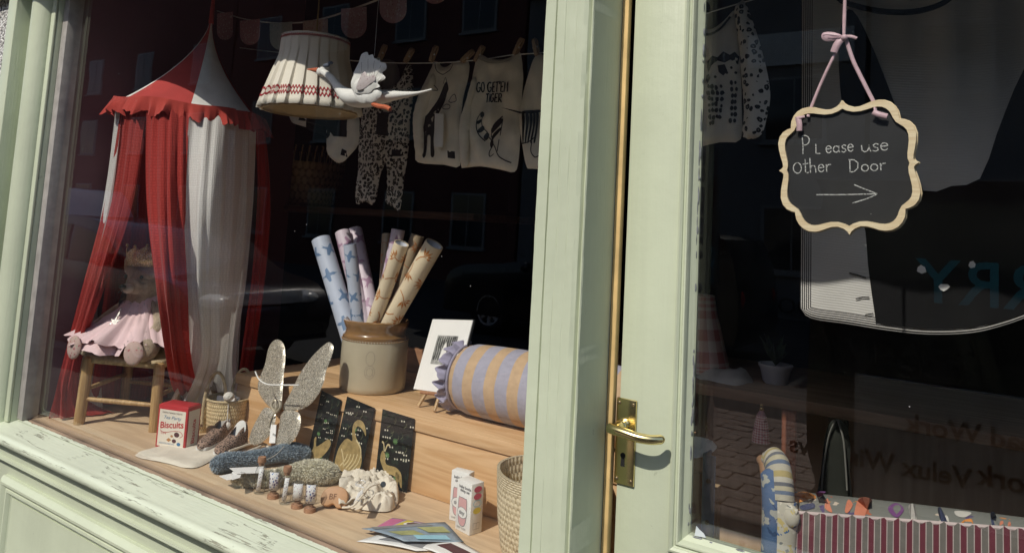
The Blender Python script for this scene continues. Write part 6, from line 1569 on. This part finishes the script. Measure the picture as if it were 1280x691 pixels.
hemx = cr([Vector(p) for p in ((1003, 392), (1018, 400), (1060, 406), (1110, 414), (1160, 419), (1215, 417), (1260, 406), (1310, 388), (1360, 378), (1420, 384))], 6)
def hem_y(x):
    for a, c in zip(hemx, hemx[1:]):
        if a.x <= x <= c.x: return lerp(a.y, c.y, (x-a.x)/max(1e-6, c.x-a.x))
    return hemx[-1].y
rows = []; NX, NY = 60, 50
def blY(x, t): return YC+.010*math.sin(x*.045+t*1.5)+.008*math.sin(x*.11)*t
for j in range(NY+1):
    t_ = j/NY; row = []
    for i in range(NX+1):
        x = lerp(1003-3*(1-t_), 1420, i/NX); y = lerp(hem_y(x), -140, t_); row.append(P(x, y, Y=blY(x, t_)))
    rows.append(row)
b = MB(); b.grid(rows); cloth = b.build('cloth', m_gknit, gc, ang=80); md = cloth.modifiers.new('thick', 'SOLIDIFY'); md.thickness = .003; md.offset = 0
bv = bvh_of(cloth)
for l in cloth.data.uv_layers[0].data: l.uv.y *= 1.2; l.uv.x *= 1.
cat = [(1095, 396), (1086, 330), (1083, 290), (1072, 240), (1060, 180), (1051, 110), (1049, 60), (1054, 28), (1062, 14), (1074, 24), (1092, 62), (1116, 124), (1138, 184), (1154, 238), (1190, 233), (1225, 224), (1246, 168), (1268, 110), (1292, 62), (1308, 30), (1318, 40), (1326, 110), (1336, 220), (1340, 376), (1310, 381), (1262, 398), (1215, 409), (1160, 411), (1120, 407), (1098, 403)]
blobs([[(q.x, q.y) for q in cr([Vector(p) for p in pxs(cat, YC)], 2, True)]], lambda u, v, d=0: Vector((u, YC-.1, v)), bv, YD, .004, None, .02).build('cat_head', m_blackcl, gc)
mw_ = mat('white_applique', (.75, .74, .73), .9, bump=.1)
def onto(polys, nm, mt, off):
    off += .004
    blobs([[(a, c) for a, c in pxs(l, YC)] for l in polys], lambda u, v, d=0: Vector((u, YC-.1, v)), bv, YD, off).build(nm, mt, gc, smooth=False)
onto([[(1146, 339), (1147, 334), (1151, 331), (1156, 334), (1158, 340), (1152, 342)], [(1211, 332), (1213, 327), (1217, 326), (1220, 330), (1219, 334), (1214, 335)]], 'eye', mw_, .004)
onto([[(1173, 358), (1176, 355), (1185, 355), (1188, 358), (1185, 361), (1180, 364), (1176, 362)]], 'nose', mw_, .004)
w_ = 1.5*(P(1070, 370, Y=YC)-CAM).dot(FW)/FPX
strokes([pxs(l, YC) for l in ([(1063, 341), (1072, 343), (1084, 347)], [(1071, 373), (1080, 371), (1088, 371)], [(1083, 393), (1088, 392), (1093, 391)])], w_, lambda u, v, d=0: Vector((u, YC-.1, v)), None, bv, YD, .006).build('whisker', m_blackcl, gc, smooth=False)
rows = [[P(x, y+dy, Y=YC-.028) for x, y in [(1028, -30), (1045, 0), (1065, 10), (1100, 18), (1140, 19), (1175, 10), (1198, -8), (1215, -40)]] for dy in (-7, 0)]
b = MB(); b.grid([cr(r, 4) for r in rows]); o = b.build('neck_band', m_blackcl, gc); o.modifiers.new('thick', 'SOLIDIFY').thickness = .003

# ------------------------------------------------------------------ leopard face jumper behind the door glass
YJ2 = .50
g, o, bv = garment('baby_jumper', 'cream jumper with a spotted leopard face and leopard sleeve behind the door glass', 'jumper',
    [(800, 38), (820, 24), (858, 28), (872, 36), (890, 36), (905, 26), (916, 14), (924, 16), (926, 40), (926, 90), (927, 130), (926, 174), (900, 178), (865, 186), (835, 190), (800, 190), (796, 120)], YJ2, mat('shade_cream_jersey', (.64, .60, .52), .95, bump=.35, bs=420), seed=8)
o['kind'] = ''
del o['kind']
puff([(q.x, q.y) for q in cr([Vector(p) for p in pxs([(918, 14), (926, 2), (932, 4), (942, 30), (952, 62), (960, 95), (963, 122), (958, 150), (952, 168), (940, 174), (928, 170), (930, 140), (927, 100), (924, 60)], YJ2-.02)], 3, True)], fY(YJ2-.02), .016, .013, .03, .8, .006, 16, 3).build('sleeve', spots('grey_leopard_jersey', (.56, .53, .48), (.012, .012, .012), 66, True, 'Object', .15, .40, (.2, .19, .17)), g, ang=80)
lpz = [[(886, 78), (893, 72), (900, 74), (906, 66), (914, 70), (920, 66), (925, 72), (924, 82), (915, 76), (908, 80), (900, 78), (892, 84), (888, 92), (885, 86)]]
for x, y in ((903, 88), (910, 92), (916, 86), (897, 98), (921, 92)): lpz.append(disc(x, y, 1.8, 7))
lpz += [[(900, 84), (908, 82), (911, 90), (906, 96), (901, 92)], [(885, 96), (889, 94), (891, 100), (888, 106), (885, 102)]]
rr = random.Random(9)
for k in range(26):
    x, y = 889+(k % 4)*4.6+rr.uniform(-1, 1), 110+(k//4)*7.5+rr.uniform(-1, 1); s_ = rr.uniform(1.7, 2.7); lpz.append([(x+s_*math.cos(a)*rr.uniform(.7, 1.2), y+s_*1.4*math.sin(a)*rr.uniform(.7, 1.2)) for a in [i*.9 for i in range(7)]])
for k in range(14):
    x, y = 916+(k % 2)*4.8+rr.uniform(-1, 1), 104+(k//2)*8; s_ = rr.uniform(1.6, 2.5); lpz.append([(x+s_*math.cos(a), y+s_*1.4*math.sin(a)) for a in [i*.9 for i in range(7)]])
patch(g, bv, lpz, YJ2, sm=0)
ink(g, bv, [[(872, 40), (880, 44), (892, 44), (904, 36), (914, 22)]], 3., YJ2, 'neck_band')
b = MB(); b.tube([P(860, 24, Y=YJ2), P(920, 6, Y=YJ2), P(990, -14, Y=YJ2)], .0015, 6); tag(b.build('clothes_line', m_white), 'short cord holding the leopard face jumper', 'cord')

# ------------------------------------------------------------------ upholstered armchair seen from behind
YA = .37
m_strp = stripes('velvet_stripes', [(0, (.13, .025, .04)), (.40, (.46, .39, .37)), (.47, (.15, .138, .125)), (.90, (.44, .38, .36)), (.97, (.13, .025, .04))], 48, rough=.8)
m_flor = prints('garden_tapestry', (.15, .155, .14), [((.50, .20, .05), .17), ((.08, .06, .14), .15), ((.50, .42, .34), .12), ((.34, .10, .05), .13)], 17, kind='Object', rough=.9, dist=1.6)
m_arm = prints('blue_yellow_tapestry', (.42, .40, .33), [((.05, .12, .27), .30), ((.44, .36, .14), .30), ((.55, .52, .44), .26), ((.16, .17, .17), .22)], 26, kind='Object', rough=.9, dist=2.6)
ac = thing('armchair', 'patchwork armchair with red grey striped velvet back and floral top', 'armchair', P(1130, 700, Y=YA+.2))
# striped outer back: rolled top edge
b = MB(); rows = []
for j in range(14):
    row = []
    for i in range(61):
        x = lerp(984, 1330, i/60); ye = lerp(640, 666, (i/60))
        a = min(j, 7)/7*math.pi*.5
        pt = P(x, ye, Y=YA)
        if j <= 7: row.append(pt+Vector((0, .03*math.cos(a)-.0, -.018*(1-math.sin(a))+.004*math.sin(i*1.9))))
        else: row.append(pt+Vector((0, -.004*math.sin((j-7)/6*3.1), -(j-7)*.045)))
    rows.append(row)
for r_ in rows[:8]:
    for i, p in enumerate(r_): pass
b.grid([[rows[j][i] for j in range(14)] for i in range(61)]); o = b.build('striped_back', m_strp, ac, ang=80)
x_min = min(v.co.x for v in o.data.vertices)
for l in o.data.loops: o.data.uv_layers[0].data[l.index].uv = (o.data.vertices[l.vertex_index].co.x-x_min, 0)
o.modifiers.new('thick', 'SOLIDIFY').thickness = .006
b = MB(); b.tube([P(lerp(984, 1330, i/20), lerp(640, 666, i/20), Y=YA+.004)+Vector((0, 0, .001)) for i in range(21)], .0035, 8); b.build('piping', mat('pale_piping', (.46, .38, .37), .9, bump=.4), ac)
# floral inner back
b = MB(); rows = []
for j in range(12):
    t_ = j/11; rows.append([P(lerp(988, 1340, i/40), lerp(lerp(640, 666, i/40), lerp(613, 676-16, i/40)-4*math.sin(math.pi*i/40), t_), Y=lerp(YA+.028, YA+.12, t_))+Vector((0, 0, .012*math.sin(math.pi*t_))) for i in range(41)])
b.grid(rows); o = b.build('floral_back', m_flor, ac, ang=80); md = o.modifiers.new('thick', 'SOLIDIFY'); md.thickness = .05; md.offset = -1
# motifs woven in the tapestry
bvf = bvh_of(o)
def motif(polys, mt, nm='woven_motif'):
    b = MB()
    for l in polys:
        vs_ = []
        for x, y in [(q_.x, q_.y) for q_ in cr([Vector(p) for p in l], 4, True)]:
            d = (P(x, y, Y=1)-CAM).normalized(); h = bvf.ray_cast(CAM, d)
            vs_.append(b.bm.verts.new(h[0]-d*.003 if h[0] is not None else P(x, y, Y=YA+.03)))
        b.face(vs_)
    b.build(nm, mt, ac, smooth=False)
m_or = mat('woven_orange', (.52, .20, .04), .9, bump=.3); m_nv = mat('woven_navy', (.03, .04, .09), .9, bump=.3); m_cr = mat('woven_coral', (.48, .17, .10), .9, bump=.3); m_pl = mat('woven_plum', (.14, .05, .16), .9, bump=.3); m_wh = mat('woven_white', (.5, .48, .44), .9, bump=.3)
motif([[(992, 617), (1004, 614), (1016, 617), (1020, 622), (1010, 624), (996, 628), (990, 624)], [(1204, 650), (1214, 648), (1216, 656), (1208, 661), (1200, 657)]], m_or)
motif([[(1000, 632), (1016, 628), (1018, 634), (1004, 637)], [(1238, 642), (1244, 641), (1250, 660), (1262, 664), (1244, 666)], [(1172, 637), (1176, 634), (1184, 652), (1178, 655)]], m_nv)
motif([[(1031, 634), (1034, 622), (1038, 632), (1040, 640)], [(1068, 640), (1074, 622), (1090, 624), (1084, 636), (1080, 645), (1070, 644)], [(1056, 638), (1060, 624), (1066, 630), (1060, 640)], [(1250, 652), (1254, 651), (1254, 662), (1250, 661)], [(1260, 653), (1263, 652), (1264, 662), (1260, 662)]], m_cr)
motif([[(1020, 615), (1032, 614), (1024, 621)], [(1110, 634), (1120, 628), (1130, 636), (1122, 646), (1114, 642)]], m_pl)
motif([[(1136, 632), (1143, 630), (1146, 648), (1140, 650)], [(1178, 646), (1184, 644), (1186, 654), (1174, 653)], [(1194, 638), (1214, 640), (1206, 646), (1196, 644)]], m_wh)
# rolled left arm
ap = cr([P(966, 574, Y=YA+.05), P(972, 584, Y=YA+.03), P(975, 610, Y=YA+.01), P(976, 640, Y=YA+.0), P(975, 700, Y=YA-.0), P(975, 760, Y=YA)], 7)
m_armb = stripes('arm_bands', [(0, (.38, .36, .29)), (.22, (.34, .28, .12)), (.42, (.42, .40, .34)), (.58, (.11, .12, .14)), (.70, (.38, .35, .25)), (.86, (.10, .14, .21))], 2.2, ax=1)
b = MB(); b.tube(ap[:19], [.023+.003*min(1, i/12) for i in range(19)], 20, flat=1.2); b.ball(ap[0], (.0235, .027, .018)); b.build('arm_top', m_armb, ac, ang=80)
b = MB(); b.tube(ap[18:], [.0262]*(len(ap)-18), 20, flat=1.2); b.build('arm', m_arm, ac, ang=80)
b = MB(); b.tube([p+Vector((-.011, -.006, 0)) for p in ap[8:]], [.010, .018]+[.0235]*(len(ap)-10), 18); b.build('arm_side', prints('blue_tapestry', (.05, .10, .20), [((.30, .31, .28), .36), ((.02, .05, .12), .3)], 24, kind='Object', rough=.9, dist=2.4), ac, ang=80)
b = MB(); b.tube([p+Vector((-.030, .010, -.004)) for p in ap[3:]], [.010]*(len(ap)-3), 12); b.build('arm_front', mat('tan_wood_edge', (.22, .12, .06), .6), ac)
b = MB(); b.ball(P(988, 645, Y=YA-.012), (.018, .014, .022), 14, 10); b.tube(cr([P(x, y, Y=YA-.016) for x, y in ((968, 628), (978, 634), (988, 636), (997, 640))], 4), .006, 8); b.tube(cr([P(x, y, Y=YA-.016) for x, y in ((966, 636), (975, 650), (978, 668), (974, 690))], 4), .007, 8); b.build('gathered_corner', m_arm, ac, ang=80)
b = MB()
for sx_ in (0, .40):
    for sy_ in (.05, .5): b.tube([Vector((ap[-1].x+.02+sx_, YA+sy_, .02)), Vector((ap[-1].x+.02+sx_, YA+sy_, .75))], [.014, .022], 10)
b.build('frame_legs', m_stool, ac)

# ------------------------------------------------------------------ dim things further inside the door
yb_ = 1.02
tbm = wood('table_wood', (.36, .22, .13), (.24, .13, .07), 'X', .8, False, .55)
pz0 = P(920, 486, Y=1.15).z
sb = thing('side_table', 'dim wooden sideboard behind the door glass', 'sideboard', (-.55, 1.4, .02))
MB().span(-1.4, .95, 1.15, 1.75, pz0-.035, pz0).build('top', tbm, sb, bevel=.004)
MB().span(-1.37, -.52, 1.46, 1.72, .02, pz0-.036).span(-.46, .92, 1.46, 1.72, .02, pz0-.036).build('carcass', wood('tan_panel', (.42, .29, .18), (.34, .22, .13), 'Z', .5, False, .7), sb, smooth=False)
x_ = P(985, 520, Y=1.16).x; MB().span(x_-.02, x_+.02, 1.165, 1.188, .02, pz0-.037).build('upright', wood('red_upright', (.45, .17, .08), (.34, .11, .05), 'Z', 1, False, .6), sb, bevel=.002)
# checked lampshade
cc = P(872, 470, Y=1.32); t = thing('lampshade', 'pink checked cotton lampshade standing inside, behind the door edge', 'lampshade', Vector((cc.x, cc.y, pz0)))
b = MB(); hh = P(872, 368, Y=1.32).z-pz0; b.lathe([(.105, .012), (.102, .04), (.058, hh*.80), (.050, hh)], (cc.x, cc.y, pz0), 40, None, False); o = b.build('shade', plaid('pink_check', (.75, .64, .55), (.52, .18, .16), 9), t)
for l in o.data.uv_layers[0].data: l.uv.x *= 1.; l.uv.y *= .8
b = MB(); b.lathe([(.05, 0), (.05, .008), (.008, .014), (.008, hh*.9)], (cc.x, cc.y, pz0), 20); b.build('stand', m_dark, t)
# little gingham cone tree hung up
cn = P(951, 552, Y=1.10); t = thing('fabric_tree', 'tiny red gingham cone decoration hanging inside the door', 'decoration', cn)
h_ = (P(951, 505, Y=1.10)-cn).length
b = MB(); b.lathe([(.026, 0), (.022, h_*.35), (.014, h_*.7), (.004, h_*.86)], cn, 20); b.build('cone', plaid('red_gingham', (.6, .42, .42), (.34, .06, .08), 16), t)
b = MB(); b.ball(cn+zz*(h_*.88), .007, 10, 7); b.ball(cn+zz*(h_*.97), .005, 10, 7); b.build('bead', m_gold, t)
# plant pot
pp_ = P(969, 484, Y=1.35); pp_.z = pz0; t = thing('plant_pot', 'small ribbed white pot with a dark leafy plant inside the door', 'plant', pp_)
b = MB(); b.lathe([(.034, 0), (.040, .008), (.048, .045), (.054, .055), (.054, .062), (.046, .062), (.04, .03)], pp_, 32, None, True); b.build('pot', mat('grey_ceramic', (.62, .62, .66), .4), t)
rr = random.Random(2); b = MB()
for k in range(26):
    a = rr.uniform(0, 6.28); l = rr.uniform(.06, .13); d = Vector((math.cos(a)*rr.uniform(.2, .7), math.sin(a)*rr.uniform(.2, .7), 1)).normalized(); s_ = d.cross(Vector((rr.random()-.5, rr.random()-.5, .1))).normalized()*.011
    o_ = pp_+zz*.055; v_ = [b.bm.verts.new(p) for p in (o_, o_+d*l*.5+s_, o_+d*l-zz*.015, o_+d*l*.5-s_)]; b.face(v_)
o = b.build('leaf', mat('dark_leaf', (.03, .05, .02), .6), t, smooth=False); o['kind'] = 'stuff'
# folded throw beside the pot
soft([(pp_.x-.22, 1.22), (pp_.x-.08, 1.20), (pp_.x-.07, 1.34), (pp_.x-.2, 1.36)], pz0+.002, .03, .018, mat('grey_wool', (.5, .46, .42), .95, bump=1., bs=150), 'folded_scarf', 'grey knitted scarf heap between the checked lampshade and plant pot', 'scarf', .04, .02, 4)
# cloth bag hanging by its straps
ya = 1.11
ag = thing('hanging_bag', 'dark green cloth bag hanging by two long straps inside', 'bag', P(1045, 612, Y=ya))
m_dg = mat('dark_green_canvas', (.012, .014, .010), .95, bump=.3)
puff([(q.x, q.y) for q in cr([Vector(p) for p in pxs([(1046, 523), (1036, 530), (1030, 552), (1026, 590), (1021, 640), (1064, 640), (1062, 590), (1063, 555), (1058, 532)], ya)], 3, True)], fY(ya), .02, .02, .03, .8).build('bag', m_dg, ag, ang=80)
for l in ([(1045, 524), (1036, 545), (1030, 580), (1027, 612)], [(1047, 524), (1054, 548), (1057, 580), (1059, 612)]):
    b = MB(); b.tube(cr([P(x, y, Y=ya-.03) for x, y in l], 5), .006, 8, flat=.4); b.build('strap', mat('grey_strap', (.22, .22, .2), .9) if 'grey_strap' not in bpy.data.materials else bpy.data.materials['grey_strap'], ag)
# metal bracket fixed to the end of the window board
mb_ = mat('galvanised_steel', (.20, .21, .22), .5, .5, var=.2, vs=20)
x0_, x1_ = P(877, 640, Y=.30).x, P(893, 640, Y=.30).x
br = thing('metal_bracket', 'grey steel upright strip with bolt holes inside the door bottom left', 'bracket', ((x0_+x1_)/2, .30, .6))
zt = P(885, 568, Y=.30).z
MB().span(x0_, x1_, .298, .302, .6, zt).span(x0_, x0_+.004, .302, .34, .6, zt).build('strip', mb_, br, bevel=.001, seg=1)
for z in (P(885, 600, Y=.30).z, P(885, 652, Y=.30).z): b = MB(); b.lathe([(.001, .003), (.004, .003), (.005, 0)], ((x0_+x1_)/2, .297, z), 12, Matrix.Rotation(R(90), 3, 'X')); b.build('bolt', m_screw, br)
MB().span(-.699, x0_-.003, .31, .33, .5, P(868, 590, Y=.31).z).build('timber_packer', wood('orange_pine', (.34, .17, .08), (.24, .11, .05), 'Z', .8, False, .6), br, smooth=False)
cl = P(868, 571, Y=.34); soft([(cl.x-.05, .30), (cl.x+.02, .30), (cl.x+.02, .42), (cl.x-.05, .42)], zt-.012, .010, .012, m_linen, 'folded_cloth', 'folded cream cloth beside the steel bracket, low inside the door', 'cloth', .02, .004, 5)
print('faces', sum(len(o.data.polygons) for o in COL.objects if o.type == 'MESH'))
